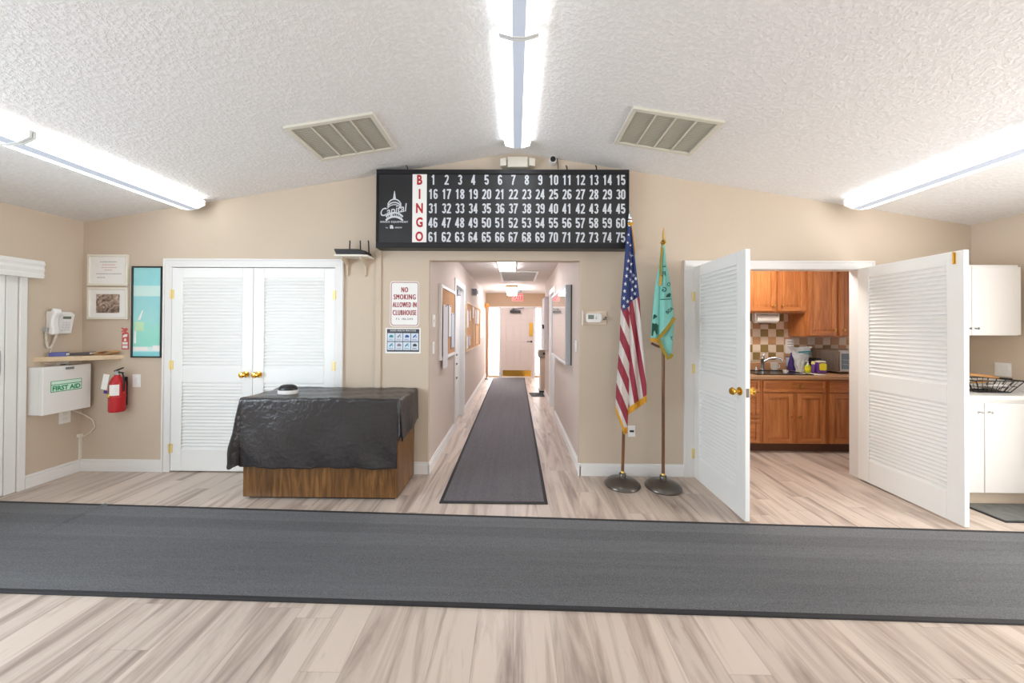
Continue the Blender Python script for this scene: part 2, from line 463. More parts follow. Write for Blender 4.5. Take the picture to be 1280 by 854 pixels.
# condensed sign-board digits drawn as thick strokes
def arc_(cx, cz, rx, rz, a0, a1, n=18):
    return [(cx + rx * math.cos(R(a0 + (a1 - a0) * i / n)), cz + rz * math.sin(R(a0 + (a1 - a0) * i / n))) for i in range(n + 1)]
DW, SW = .43, .155
_l, _r, _c, _x = SW / 2, DW - SW / 2, DW / 2, DW / 2 - SW / 2
_t, _b = 1 - SW / 2, SW / 2
six = [arc_(_c, .74, _x, .26 - _b, 15, 180) + [(_l, .29)], arc_(_c, .30, _x, .30 - _b, 180, 540, 30)]
DIGIT = {
    '0': [arc_(_c, .74, _x, .26 - _b, 0, 180) + arc_(_c, .26, _x, .26 - _b, 180, 360) + [(_r, .30), (_r, .74)]],
    '1': [[(.235, 0), (.235, 1)], [(.055, .775), (.13, .795), (.20, .86), (.225, .97)]],
    '2': [arc_(_c, .735, _x, .265 - _b, 165, -25) + [(.23, .36), (.075, .10)], [(.0, _b), (DW, _b)]],
    '3': [arc_(_c, .745, _x * .96, .255 - _b, 160, -90), arc_(_c, .285, _x, .285 - _b, 90, -162)],
    '4': [[(.275, .94), (.055, .30)], [(0, .275), (.41, .275)], [(.28, 0), (.28, 1)]],
    '5': [[(.05, _t), (.38, _t)], [(.085, 1), (.068, .45)], arc_(_c, .325, _x, .325 - _b, 140, -162)],
    '6': six, '7': [[(0, _t), (DW, _t)], [(_r, _t), (.24, .56), (.165, .28), (.14, 0)]],
    '8': [arc_(_c, .755, _x * .94, .245 - _b, 0, 360, 26), arc_(_c, .28, _x, .28 - _b, 0, 360, 26)],
    '9': [[(DW - x, 1 - z) for x, z in q] for q in six]}
def numeral(b, txt, cx, cz, h, y):
    adv = DW + .055; w = adv * len(txt) - .055
    for i, ch in enumerate(txt):
        for pn, path in enumerate(DIGIT[ch]):
            P = [Vector((p[0] + i * adv - w / 2, p[1] - .5)) for p in path]; vs = []
            for k, p in enumerate(P):
                a = p - P[k-1] if k else P[1] - p; c = P[k+1] - p if k < len(P) - 1 else a
                a.normalize(); c.normalize(); d = a + c
                d = d.normalized() if d.length > .1 else a
                nn = Vector((-d.y, d.x)) * (SW / 2) / max(.5, d.dot(a))
                for q in (p + nn, p - nn): vs.append((cx + q.x * h, y - .0005 * pn, cz + q.y * h))
            b.add(vs, [(2*k, 2*k+1, 2*k+3, 2*k+2) for k in range(len(P) - 1)])
def tag(o, label, cat, group=None, kind=None):
    o['label'] = label; o['category'] = cat
    if group: o['group'] = group
    if kind: o['kind'] = kind
    return o
def thing(name, label, cat, loc=(0, 0, 0), rot=0.0, group=None, kind=None):
    o = bpy.data.objects.new(name, None); COL.objects.link(o)
    o.location = loc
    o.rotation_euler = rot if isinstance(rot, (tuple, list)) else (0, 0, rot)
    o.empty_display_size = .1
    return tag(o, label, cat, group, kind)
def struct(o, label, cat): return tag(o, label, cat, None, 'structure')
def plab(o, label): o['label'] = label; return o
LEFT, RIGHT = PI / 2, -PI / 2           # rotations that turn a wall item's face (local -y) into the room

# ------------------------------------------------------------------ the room shell
YB, TH = 3.315, .09                      # face of the back wall, wall thickness
XL, XR = -4.25, 4.37                     # side walls
RIDGE, KL, KR = 3.13, .69 / 4.25, .69 / 4.32
YR = -4.5
def ceil_z(x): return RIDGE - (KL * -x if x < 0 else KR * x)
CL0, CL1, CLT = -3.372, -1.735, 2.018    # closet opening
OP0, OP1, OPT = -.840, .626, 2.076       # hall opening
KD0, KD1, KDT = 1.712, 3.325, 2.018      # kitchen opening
HX0, HX1, HY = -.835, .64, 9.75          # hall side walls, hall end
HZ, KZ = 2.39, 2.42

b = MB(); b.box((-5.2, -5.0, -.08), (5.4, 10.2, 0)); struct(b.build('floor', 'floor'), 'greige wood-look plank floor running through the whole room', 'floor')

b = MB()
def wallseg(x0, x1, z0):
    p = [(x0, z0), (x1, z0), (x1, ceil_z(x1) + .03)]
    if x0 < 0 < x1: p.append((0, RIDGE + .03))
    p.append((x0, ceil_z(x0) + .03))
    b.prism(p, 'Y', YB, YB + TH)
wallseg(XL - .1, CL0, 0); wallseg(CL0, CL1, CLT); wallseg(CL1, OP0, 0); wallseg(OP0, OP1, OPT)
wallseg(OP1, KD0, 0); wallseg(KD0, KD1, KDT); wallseg(KD1, XR + .1, 0)
struct(b.build('wall_back', 'wall'), 'tan gabled wall with the hall opening and both sets of doors', 'wall')

def side_wall(name, x, sgn, holes, label):
    b = MB(); ys = YR - .1; z1 = 2.48
    for (y0, y1, z0, zt) in sorted(holes):
        b.box((x, ys, 0), (x + sgn * .12, y0, z1)); b.box((x, y0, 0), (x + sgn * .12, y1, z0)); b.box((x, y0, zt), (x + sgn * .12, y1, z1)); ys = y1
    b.box((x, ys, 0), (x + sgn * .12, YB + TH, z1))
    return struct(b.build(name, 'wall'), label, 'wall')
side_wall('wall_left', XL, -1, [(-1.1, 1.3, .72, 2.1), (2.02, 2.88, 0, 1.95)], 'tan side wall at left with telephone and first aid cabinet')
side_wall('wall_right', XR, 1, [(-.12, 2.08, .3, 2.1)], 'tan side wall at right beside the white cabinets')
b = MB()
b.box((XL - .1, YR - .12, 0), (XR + .1, YR, .6)); b.box((XL - .1, YR - .12, 2.42), (XR + .1, YR, 3.2))
for x0, x1 in ((XL - .1, -3.3), (-.3, .3), (3.3, XR + .1)): b.box((x0, YR - .12, .6), (x1, YR, 2.42))
struct(b.build('wall_rear', 'wall'), 'tan wall with two unseen windows behind the viewpoint', 'wall')

b = MB()
b.prism([(XL - .15, ceil_z(XL - .15)), (-.10, ceil_z(-.10)), (0, RIDGE - .010), (.10, ceil_z(.10)), (XR + .15, ceil_z(XR + .15)), (XR + .15, 3.4), (XL - .15, 3.4)], 'Y', YR - .12, YB + .02)
struct(b.build('ceiling', 'ceil'), 'white stippled vaulted ceiling over the main room', 'ceiling')

# unseen windows put in for their daylight (behind and beside the viewpoint)
def window(name, loc, rot, w, h, label, nx=3):
    t = thing(name, label, 'window', loc, rot, kind='structure')
    b = MB(); f = .05
    b.box((-w/2, 0, 0), (w/2, .1, f)); b.box((-w/2, 0, h - f), (w/2, .1, h))
    for i in range(nx + 1):
        x = -w/2 + i * (w - f) / nx
        b.box((x, .002, 0), (x + f, .098, h))
    b.build('window_frame', 'trim', t)
    return t
window('window_1', (-1.8, YR - .11, .6), PI, 3.0, 1.82, 'unseen white framed window left of the pier behind the viewpoint')
window('window_2', (1.8, YR - .11, .6), PI, 3.0, 1.82, 'unseen white framed window right of the pier behind the viewpoint')
window('window_3', (XL - .01, .1, .72), LEFT, 2.4, 1.38, 'unseen white framed window in the left wall')
window('window_4', (XR + .01, .98, .3), RIGHT, 2.2, 1.8, 'unseen white framed window in the right wall')

# ---- hall
def box_struct(name, mat, boxes, label, cat, bevel=0):
    b = MB()
    for a in boxes: b.box(*a)
    return struct(b.build(name, mat, bevel=bevel), label, cat)
DL0, DL1 = 4.72, 5.52                    # door in the hall's left wall
DR0, DR1 = 5.52, 6.22                    # doorway in the hall's right wall
box_struct('wall_hall_left', 'hall_wall', [((HX0 - .12, YB + .02, 0), (HX0, DL0, HZ + .05)), ((HX0 - .12, DL0, 2.04), (HX0, DL1, HZ + .05)), ((HX0 - .12, DL1, 0), (HX0, HY, HZ + .05))], 'warm tan left wall of the hallway with cork boards', 'wall')
box_struct('wall_hall_right', 'hall_wall', [((HX1, YB + .02, 0), (HX1 + .12, DR0, HZ + .05)), ((HX1, DR0, 2.04), (HX1 + .12, DR1, HZ + .05)), ((HX1, DR1, 0), (HX1 + .12, 7.3, HZ + .05)), ((HX1 + .12, 7.18, 0), (.98, 7.3, HZ + .05)), ((.86, 7.3, 0), (.98, HY, HZ + .05))], 'warm tan right wall of the hallway with the display case', 'wall')
SL0, SL1, FD0, FD1, SR0, SR1 = -.775, -.44, -.43, .55, .56, .765
box_struct('wall_hall_end', 'wall_dark', [((HX0 - .12, HY, 2.0), (1.0, HY + .12, HZ + .05)), ((HX0 - .12, HY, 0), (SL0, HY + .12, 2.0)), ((SR1, HY, 0), (1.0, HY + .12, 2.0)), ((SL0, HY, 0), (SL1, HY + .12, .05)), ((SR0, HY, 0), (SR1, HY + .12, .05))], 'deeper tan end wall above the entrance door', 'wall')
box_struct('ceiling_hall', 'hall_ceil', [((HX0 - .15, YB + TH, HZ), (1.0, HY + .1, HZ + .08))], 'flat pale ceiling over the hallway', 'ceiling')

# ---- kitchen
KY = 4.57
box_struct('wall_kitchen_back', 'wall', [((.78, KY, 0), (5.2, KY + .1, 2.5))], 'kitchen wall behind the oak cabinets', 'wall')
box_struct('wall_kitchen_left', 'wall', [((.78, YB + TH, 0), (.9, KY, 2.5))], 'kitchen side wall by the hallway', 'wall')
box_struct('wall_kitchen_right', 'wall', [((5.0, YB + TH, 0), (5.12, KY, 2.5))], 'kitchen side wall at far right', 'wall')
box_struct('ceiling_kitchen', 'hall_ceil', [((.78, YB + TH, KZ), (5.2, KY + .1, KZ + .08))], 'flat white ceiling over the kitchen', 'ceiling')
# ---- closet
box_struct('wall_closet', 'wall', [((-3.6, 3.95, 0), (-1.5, 4.05, 2.3)), ((-3.6, YB + TH, 0), (-3.5, 3.95, 2.3)), ((-1.6, YB + TH, 0), (-1.5, 3.95, 2.3)), ((-3.6, YB + TH, 2.22), (-1.5, 4.05, 2.3))], 'closet walls behind the louvred doors', 'wall')

# ---- baseboards
def baseboard(name, segs, label):
    b = MB()
    for (x0, y0, x1, y1, nx, ny) in segs:
        d = .016
        for (t0, h0, h1) in ((d, 0, .095), (d * .6, .095, .118)):
            b.box((min(x0, x1, x0 + nx * t0, x1 + nx * t0), min(y0, y1, y0 + ny * t0, y1 + ny * t0), h0), (max(x0, x1, x0 + nx * t0, x1 + nx * t0), max(y0, y1, y0 + ny * t0, y1 + ny * t0), h1))
    return struct(b.build(name, 'trim', bevel=.003), label, 'baseboard')
baseboard('baseboard_back', [(XL, YB, CL0 - .065, YB, 0, -1), (CL1 + .065, YB, OP0 + .016, YB, 0, -1), (OP1 - .016, YB, KD0 - .085, YB, 0, -1), (KD1 + .085, YB, XR, YB, 0, -1)], 'white baseboard along the gabled wall')
baseboard('baseboard_left', [(XL, 2.927, XL, YB - .016, 1, 0)], 'white baseboard under the first aid cabinet')
baseboard('baseboard_hall', [(HX0, YB - .016, HX0, DL0 - .06, 1, 0), (HX0, DL1 + .06, HX0, HY, 1, 0), (HX1, YB - .016, HX1, DR0 - .07, -1, 0), (HX1, DR1 + .06, HX1, 7.3, -1, 0)], 'white baseboards down both sides of the hallway')

# ---- casings
def casing(name, x0, x1, zt, label, w0=.062, w1=.062, y=YB, jamb=.09):
    b = MB(); p = .018; h = .062
    b.box((x0 - w0, y - p, 0), (x0, y, zt)); b.box((x1, y - p, 0), (x1 + w1, y, zt)); b.box((x0 - w0, y - p, zt), (x1 + w1, y, zt + h))
    b.box((x0 - w0, y - p - .008, 0), (x0 - w0 + .016, y - p, zt + h)); b.box((x1 + w1 - .016, y - p - .008, 0), (x1 + w1, y - p, zt + h)); b.box((x0 - w0 + .016, y - p - .008, zt + h - .016), (x1 + w1 - .016, y - p, zt + h))
    b.box((x0 - .001, y - p, 0), (x0 + .018, y + jamb + .01, zt)); b.box((x1 - .018, y - p, 0), (x1 + .001, y + jamb + .01, zt)); b.box((x0 + .018, y - p, zt - .018), (x1 - .018, y + jamb + .01, zt))
    return struct(b.build(name, 'trim', bevel=.002), label, 'door casing')
casing('trim_1', CL0, CL1, CLT, 'white casing around the closed louvred closet doors')
casing('trim_2', KD0, KD1, KDT, 'white casing around the kitchen doorway', .085, .11)

# ------------------------------------------------------------------ louvred doors
def knob(parent, x, y, z, sgn, name='door_knob', mat='brass'):
    b = MB(); mx = Matrix.Translation((x, y, z)) @ Matrix.Rotation(R(90) * sgn, 4, 'X')
    b.lathe([(.001, 0), (.031, 0), (.031, .006), (.013, .010), (.011, .034), (.020, .040), (.028, .050), (.029, .060), (.022, .070), (.001, .073)], 20, 0, mx, caps=False)
    return b.build(name, mat, parent, smooth=True)
def louvre_leaf(name, label, loc, rot, w, side, h=2.0, th=.035, knobs=(1,), hinge_side=0):
    # local: hinge edge at x=0, leaf along +x (side=1) or -x (side=-1); room face local -y
    t = thing(name, label, 'door', loc, rot, kind='structure')
    X = lambda a: a * side
    st, tr, mr, br = .105, .10, .145, .21
    z_mid = .86
    b = MB()
    b.box((X(0), 0, 0), (X(st), th, h)); b.box((X(w - st), 0, 0), (X(w), th, h))
    b.box((X(st), 0, 0), (X(w - st), th, br)); b.box((X(st), 0, h - tr), (X(w - st), th, h)); b.box((X(st), 0, z_mid), (X(w - st), th, z_mid + mr))
    b.build('door_frame', 'door', t, bevel=.004)
    for z0, z1 in ((br, z_mid), (z_mid + mr, h - tr)):
        b = MB(); n = round((z1 - z0) / .033); s = (z1 - z0) / n
        for i in range(n):
            zc = z0 + (i + .5) * s
            b.cbox((X(w / 2), th / 2, zc), (w - 2 * st + .004, .042, .006), 0, (R(52), 0, 0))
        b.box((X(st), th*.46, z0), (X(w - st), th*.54, z1))
        b.build('louvre_panel', 'door', t)
    if hinge_side:
        for z in (.22, 1.03, 1.72):
            b = MB(); b.cyl((X(-.006), -.006, z - .045), (X(-.006), -.006, z + .045), .008, n=10); b.box((X(-.002), -.003, z - .044), (X(.022), .001, z + .044))
            plab(b.build('hinge', 'hinge', t, smooth=True), 'brass hinge')
    for k in knobs:
        if k > 0: knob(t, X(w - .06), 0, .945, 1)
        else: knob(t, X(w - .06), th, .945, -1)
    return t
yd = YB - .012
lw = (CL1 - CL0 - .036) / 2 - .003
louvre_leaf('door_1', 'closed white louvred closet door, left leaf with knob on its right', (CL0 + .019, yd, .012), 0, lw, 1, h=CLT - .036, hinge_side=1)
louvre_leaf('door_2', 'closed white louvred closet door, right leaf behind the covered podium', (CL1 - .019, yd, .012), 0, lw, -1, h=CLT - .036, hinge_side=1)
# kitchen leaves stand open into the room
def leaf_angle(hx, hy, ex, ey): return math.atan2(ey - hy, ex - hx)
HL, EL = (1.712, 3.285), (1.692, 2.528)
d3 = louvre_leaf('door_3', 'open white louvred kitchen door with brass knobs, beside the flags', (HL[0], HL[1], .012), leaf_angle(*HL, *EL), math.dist(HL, EL), 1, h=2.005, knobs=(1, -1), hinge_side=1)
HR, ER = (3.268, 3.29), (3.232, 2.49)
d4 = louvre_leaf('door_4', 'open white louvred kitchen door beside the white cabinets', (HR[0], HR[1], .012), leaf_angle(*HR, *ER) , math.dist(HR, ER), 1, h=1.995, knobs=(), hinge_side=0)
b = MB(); W4 = math.dist(HR, ER)
b.box((W4 - .062, -.006, 1.90), (W4 - .046, 0, 1.985)); b.cyl((W4 - .054, -.010, 1.905), (W4 - .054, -.010, 1.99), .005, n=8)
plab(b.build('slide_bolt', 'brass', d4), 'brass slide bolt at the top edge')
b = MB(); b.box((math.dist(HL, EL) - .0005, .006, .91), (math.dist(HL, EL) + .0015, .029, .975)); plab(b.build('latch_plate', 'chrome', d3), 'steel latch plate')
b = MB(); b.box((W4 - .0005, .012, .925), (W4 + .0008, .024, .955)); plab(b.build('latch_plate', 'brass', d4), 'brass latch plate')

# left wall sliding door with valance
t = thing('door_5', 'white sliding door with a pull handle at far left', 'door', (XL, 2.45, 0), LEFT, kind='structure')
b = MB()
b.box((.43, -.018, 0), (.475, .0, 1.95)); b.box((-.5, -.018, 0), (-.43, 0, 1.95)); b.box((-.5, -.018, 1.95), (.475, 0, 1.98))
b.box((.36, 0, 0), (.43, .1, 1.95)); b.box((-.43, 0, 0), (-.36, .1, 1.95)); b.box((-.43, 0, 1.90), (.43, .1, 1.95))
b.build('door_frame', 'trim', t, bevel=.004)
b = MB(); b.box((-.36, .012, .005), (.355, .05, 1.9)); b.box((.27, .0, .005), (.355, .012, 1.9)); b.box((-.36, 0, .005), (-.27, .012, 1.9)); b.box((-.27, 0, .005), (.27, .012, .12)); b.box((-.27, 0, 1.8), (.27, .012, 1.9))
b.build('door_panel', 'door', t, bevel=.003)
b = MB(); b.tube([(.30, 0, 1.00), (.30, -.035, 1.01), (.30, -.04, 1.06), (.30, -.04, 1.17), (.30, -.035, 1.21), (.30, 0, 1.22)], .010); b.build('door_handle', 'lgrey', t, smooth=True)
b = MB(); b.cbox((.24, -.014, .23), (.05, .03, .10)); b.box((.225, -.034, .25), (.255, -.01, .33)); plab(b.build('foot_bolt', 'black', t, bevel=.004), 'black foot bolt')
t = thing('window_valance', 'white fluted valance above the sliding door at far left', 'valance', (XL, 2.45, 1.835), LEFT)
b = MB(); b.prism([(0, 0), (-.075, 0), (-.082, .03), (-.074, .045), (-.086, .075), (-.078, .10), (-.09, .125), (-.078, .155), (0, .155)], 'X', -.75, .534)
b.build('valance_board', 'trim', t, bevel=.002)

# hall doors
t = thing('door_6', 'pale six-panel entrance door with brass kick plate at hall end', 'door', (0, HY - .005, 0), 0, kind='structure')
b = MB(); b.box((FD0 + .03, 0, .01), (FD1 - .03, .045, 1.99)); b.build('door_slab', 'hall_door', t)
b = MB(); fw = FD1 - FD0
for (cx, w) in ((FD0 + .29, .28), (FD1 - .29, .28)):
    for z0, z1 in ((.34, .86), (.98, 1.52), (1.62, 1.86)):
        b.box((cx - w/2, -.008, z0), (cx + w/2, .0, z0 + .02)); b.box((cx - w/2, -.008, z1 - .02), (cx + w/2, 0, z1))
        b.box((cx - w/2, -.008, z0), (cx - w/2 + .02, 0, z1)); b.box((cx + w/2 - .02, -.008, z0), (cx + w/2, 0, z1)); b.box((cx - w/2 + .05, -.006, z0 + .05), (cx + w/2 - .05, 0, z1 - .05))
b.build('door_moulding', 'hall_door', t, bevel=.003)
b = MB()
for x0, x1 in ((SL0 - .0, SL0 + .03), (SL1 - .02, FD0 + .028), (FD1 - .028, SR0 + .02), (SR1 - .03, SR1)): b.box((x0, -.02, 0), (x1, .1, 2.0))
b.box((SL0, -.02, 1.97), (SR1, .1, 2.02)); b.build('door_frame', 'trim', t, bevel=.003)
b = MB(); b.box((FD0 + .08, -.010, .03), (FD1 - .09, 0, .20)); plab(b.build('kick_plate', 'brass', t), 'brass kick plate')
b = MB(); b.box((.40, -.012, 1.17), (.50, 0, 1.56)); plab(b.build('push_plate', 'brass', t, bevel=.004), 'brass push plate')
b = MB(); b.cyl((.46, 0, 1.02), (.46, -.05, 1.02), .03, n=12); b.cbox((.40, -.05, 1.02), (.14, .018, .022)); plab(b.build('door_handle', 'black', t, bevel=.002), 'dark lever handle')
b = MB(); b.cbox((0, -.05, 1.87), (.30, .07, .07)); b.cbox((.07, -.09, 1.95), (.36, .02, .02), 0, (0, R(-8), 0)); b.cbox((-.05, -.05, 1.94), (.04, .05, .05)); plab(b.build('door_closer', 'black', t, bevel=.003), 'black overhead closer')
for nm, x0, x1, lab in (('window_5', SL0 + .03, SL1 - .02, 'bright sidelight pane left of the entrance door'), ('window_6', SR0 + .02, SR1 - .03, 'bright sidelight pane right of the entrance door')):
    b = MB(); b.box((x0, HY + .04, .05), (x1, HY + .046, 1.97)); struct(b.build(nm, 'pane'), lab, 'window')

t = thing('door_7', 'white door with dark lever hardware between the two cork boards', 'door', (HX0, (DL0 + DL1) / 2, 0), LEFT, kind='structure')
hw = (DL1 - DL0) / 2
b = MB(); b.box((-hw - .06, -.016, 0), (-hw, 0, 2.1)); b.box((hw, -.016, 0), (hw + .06, 0, 2.1)); b.box((-hw, -.016, 2.04), (hw, 0, 2.1))
b.box((-hw, -.016, 0), (-hw + .02, .12, 2.04)); b.box((hw - .02, -.016, 0), (hw, .12, 2.04)); b.box((-hw + .02, -.016, 2.02), (hw - .02, .12, 2.04)); b.build('door_frame', 'trim', t, bevel=.003)
b = MB(); b.box((-hw + .02, .06, .01), (hw - .02, .1, 2.02)); b.build('door_slab', 'door', t)
for z in (1.03, .90, .70):
    b = MB(); b.cyl((-hw + .09, .06, z), (-hw + .09, .0, z), .028, .022, n=12); b.cbox((-hw + .13, 0, z), (.12, .018, .02)); plab(b.build('door_handle', 'black', t, smooth=True), 'dark lever')
b = MB(); b.cbox((0, .03, 1.94), (.3, .06, .06)); plab(b.build('door_closer', 'grey', t, bevel=.003), 'grey closer')

t = thing('door_8', 'white door set back in the hallway wall past the display case', 'door', (HX1, (DR0 + DR1) / 2, 0), RIGHT, kind='structure')
hw = (DR1 - DR0) / 2
b = MB(); b.box((-hw - .07, -.016, 0), (-hw, 0, 2.1)); b.box((hw, -.016, 0), (hw + .06, 0, 2.1)); b.box((-hw, -.016, 2.04), (hw, 0, 2.1))
b.box((-hw, -.016, 0), (-hw + .02, .12, 2.04)); b.box((hw - .02, -.016, 0), (hw, .12, 2.04)); b.box((-hw + .02, -.016, 2.02), (hw - .02, .12, 2.04)); b.build('door_frame', 'trim', t, bevel=.003)
b = MB(); b.box((-hw + .02, .08, .01), (hw - .02, .115, 2.02)); b.build('door_slab', 'door', t)
knob(t, hw - .1, .08, .95, 1, 'door_handle', 'black')

# ------------------------------------------------------------------ ceiling lights
def wrap_light(name, label, x, yc, slope, group, ln=1.17, w=.24):
    z = ceil_z(x) if x else RIDGE - .004
    t = thing(name, label, 'ceiling light', (x, yc, z), (0, slope, 0), group)
    b = MB(); b.box((-w*.30, -ln/2, -.055), (w*.30, ln/2, .012)); b.build('housing', 'lampwhite', t, bevel=.003)
    h = w / 2
    pr = [(-h, -.028), (-h + .012, -.072), (-h*.30, -.092), (h*.30, -.092), (h - .012, -.072), (h, -.028), (h * .6, -.02), (-h * .6, -.02)]
    b = MB(); n = len(pr); mats = [0, 0, 1, 0, 0, 0, 0, 0]
    vs = [(p[0], -ln/2 + .014, p[1]) for p in pr] + [(p[0], ln/2 - .014, p[1]) for p in pr]
    for i in range(n):
        b.add([vs[i], vs[(i+1) % n], vs[n + (i+1) % n], vs[n + i]], [(0, 3, 2, 1)], mats[i])
    b.build('lens', ['tube', 'tubegap'], t)
    for s in (-1, 1):
        b = MB(); b.prism([(p[0] * 1.02, p[1] * 1.02 if p[1] < -.025 else p[1]) for p in pr], 'Y', s * (ln/2 - .014), s * ln/2); b.build('end_cap', 'lampwhite', t, bevel=.002)
    return t
SLL, SLR = -math.atan(KL), math.atan(KR)
wrap_light('ceiling_light', 'fluorescent ceiling light on the ridge, end nearest the bingo board', .012, 2.48, 0, 'fluorescent lights along the ridge')
wrap_light('ceiling_light', 'fluorescent ceiling light on the ridge, cut off by the top edge of the photo', .012, 1.305, 0, 'fluorescent lights along the ridge')
wrap_light('ceiling_light', 'long fluorescent light on the left ceiling slope, ending near the closet', -3.09, 2.65, SLL, 'fluorescent lights on the left slope')
wrap_light('ceiling_light', 'fluorescent light on the left slope, cut by the left edge of the photo', -3.09, 1.475, SLL, 'fluorescent lights on the left slope')
wrap_light('ceiling_light', 'fluorescent light on the right ceiling slope above the open kitchen doors', 3.15, 2.60, SLR, 'fluorescent lights on the right slope')
wrap_light('ceiling_light', 'fluorescent light on the right slope, just past the right edge of the photo', 3.15, 1.425, SLR, 'fluorescent lights on the right slope')

# ------------------------------------------------------------------ ceiling vents
def ceil_vent(name, label, x, y, z, slope, w, l, group=None, n=4, fm='vent', fl='ventdark'):
    t = thing(name, label, 'ceiling vent', (x, y, z), (0, slope, 0), group)
    b = MB(); f = .035; d = -.016
    b.box((-w/2, -l/2, d), (w/2, -l/2 + f, .004)); b.box((-w/2, l/2 - f, d), (w/2, l/2, .004)); b.box((-w/2, -l/2 + f, d), (-w/2 + f, l/2 - f, .004)); b.box((w/2 - f, -l/2 + f, d), (w/2, l/2 - f, .004))
    b.build('vent_frame', fm, t, bevel=.004)
    b = MB(); b.box((-w/2 + f, -l/2 + f, -.004), (w/2 - f, l/2 - f, .003)); b.build('filter', fl, t)
    iw = (w - 2 * f) / n
    for i in range(n):
        b = MB(); x0 = -w/2 + f + i * iw
        k = int((l - 2 * f) / .016)
        for j in range(k):
            b.cbox((x0 + iw/2, -l/2 + f + (j + .5) * (l - 2*f) / k, -.008), (iw - .004, .013, .0015), 0, (R(35), 0, 0))
        if i: b.box((x0 - .006, -l/2 + f, -.015), (x0 + .006, l/2 - f, -.003))
        b.build('louvre_section', fm, t)
    return t
ceil_vent('ceiling_vent', 'square ivory return vent on the left ceiling slope', -1.35, 2.665, ceil_z(-1.35), SLL, .655, .49, 'return vents in the vaulted ceiling')
ceil_vent('ceiling_vent', 'square ivory return vent on the right ceiling slope', 1.15, 2.65, ceil_z(1.15), SLR, .655, .475, 'return vents in the vaulted ceiling')

# ------------------------------------------------------------------ bingo board
BX0, BX1, BZ0, BZ1, BY = -1.312, 1.056, 2.166, 2.905, 3.19
t = thing('bingo_board', 'wide black bingo board of white numbers hung above the hall opening', 'bingo board', (0, BY, 0))
b = MB(); b.box((BX0, .012, BZ0), (BX1, YB - BY, BZ1)); f = .022
b.box((BX0, -.006, BZ0), (BX1, .014, BZ0 + .05)); b.box((BX0, -.006, BZ1 - .042), (BX1, .014, BZ1)); b.box((BX0, -.006, BZ0 + .05), (BX0 + .016, .014, BZ1 - .042)); b.box((BX1 - .016, -.006, BZ0 + .05), (BX1, .014, BZ1 - .042))
b.build('board_case', 'board_frame', t, bevel=.003)
b = MB(); b.box((BX0 + .016, .006, BZ0 + .05), (-.28 + .5, .0125, BZ1 - .042)); b.box((.224, .006, BZ0 + .05), (BX1 - .016, .0125, BZ1 - .042)); b.build('board_face', 'board', t)
b = MB()
cw = (0.980 - -.777) / 14
for r in range(5):
    for c in range(15):
        b = MB(); numeral(b, str(r * 15 + c + 1), -.777 + cw * c, 2.811 - .1345 * r, .094, .0048)
        b.build('numeral', 'num', t)
b = MB(); b.box((-.972, .003, 2.222), (-.838, .0064, 2.862)); plab(b.build('letter_strip', 'paper', t), 'white strip behind the BINGO letters')
b = MB()
for i, ch in enumerate('BINGO'):
    b = MB(); b.text(ch, -.905, 2.809 - .1330 * i, .094, .0022, .74, bold=.036); plab(b.build('bingo_letter', 'red', t), 'red letter ' + ch)
# logo: dome drawn with bands, script word, small lines
b = MB(); lx, lz = -1.142, 2.52
def arc_band(cx, cz, r0, r1, a0, a1, n=14, ky=1.0):
    vs = []
    for i in range(n + 1):
        a = R(a0 + (a1 - a0) * i / n); vs += [(cx + r0 * math.cos(a), .0048, cz + r0 * math.sin(a) * ky), (cx + r1 * math.cos(a), .0048, cz + r1 * math.sin(a) * ky)]
    b.add(vs, [(2*i, 2*i+1, 2*i+3, 2*i+2) for i in range(n)])
arc_band(lx, lz + .03, .062, .072, 20, 160, ky=1.15); arc_band(lx, lz + .005, .066, .078, 25, 155, ky=1.0); arc_band(lx, lz - .02, .072, .080, 30, 150)
arc_band(lx, lz - .125, .098, .112, 40, 140); arc_band(lx, lz - .165, .098, .116, 42, 138)
for i in range(9):
    a = R(46 + 11 * i); b.cbox((lx + .098 * math.cos(a), .0048, lz - .14 + .098 * math.sin(a)), (.006, .0004, .045))
b.prism([(lx - .016, lz + .10), (lx + .016, lz + .10), (lx + .010, lz + .135), (lx + .003, lz + .185), (lx - .003, lz + .185), (lx - .010, lz + .135)], 'Y', .0044, .0050)
b.text('Capital', lx - .002, lz - .005, .098, .0040, bold=.012, w=.262, shear=.35, rot=R(12))
[b.text('BINGO EQUIPMENT', lx + q, 2.412, .020, .0046 - q * .3, w=.26, gap=1.2) for q in (-.0012, .0012)]
b.text('by', lx - .068, 2.358, .018, .0046, w=.022); b.text('a', lx - .024, 2.366, .034, .0046, bold=.04, w=.036); b.text('ARROW', lx + .04, 2.360, .014, .0046, w=.07, bold=.02)
plab(b.build('logo', 'num', t), 'white dome logo with script lettering')
b = MB()
for px in (509, 709, 746):
    p = ony(px, 208, 3.2); b.tube([(p.x, .03, BZ1 - .01), (p.x, .02, BZ1 + .03), (p.x - .012, .01, BZ1 + .045)], .006, 6)
b.build('hanging_hook', 'black', t)
b = MB(); b.box((BX0 - .024, .05, 2.24), (BX0, .10, 2.44)); b.build('control_box', 'black', t, bevel=.003)

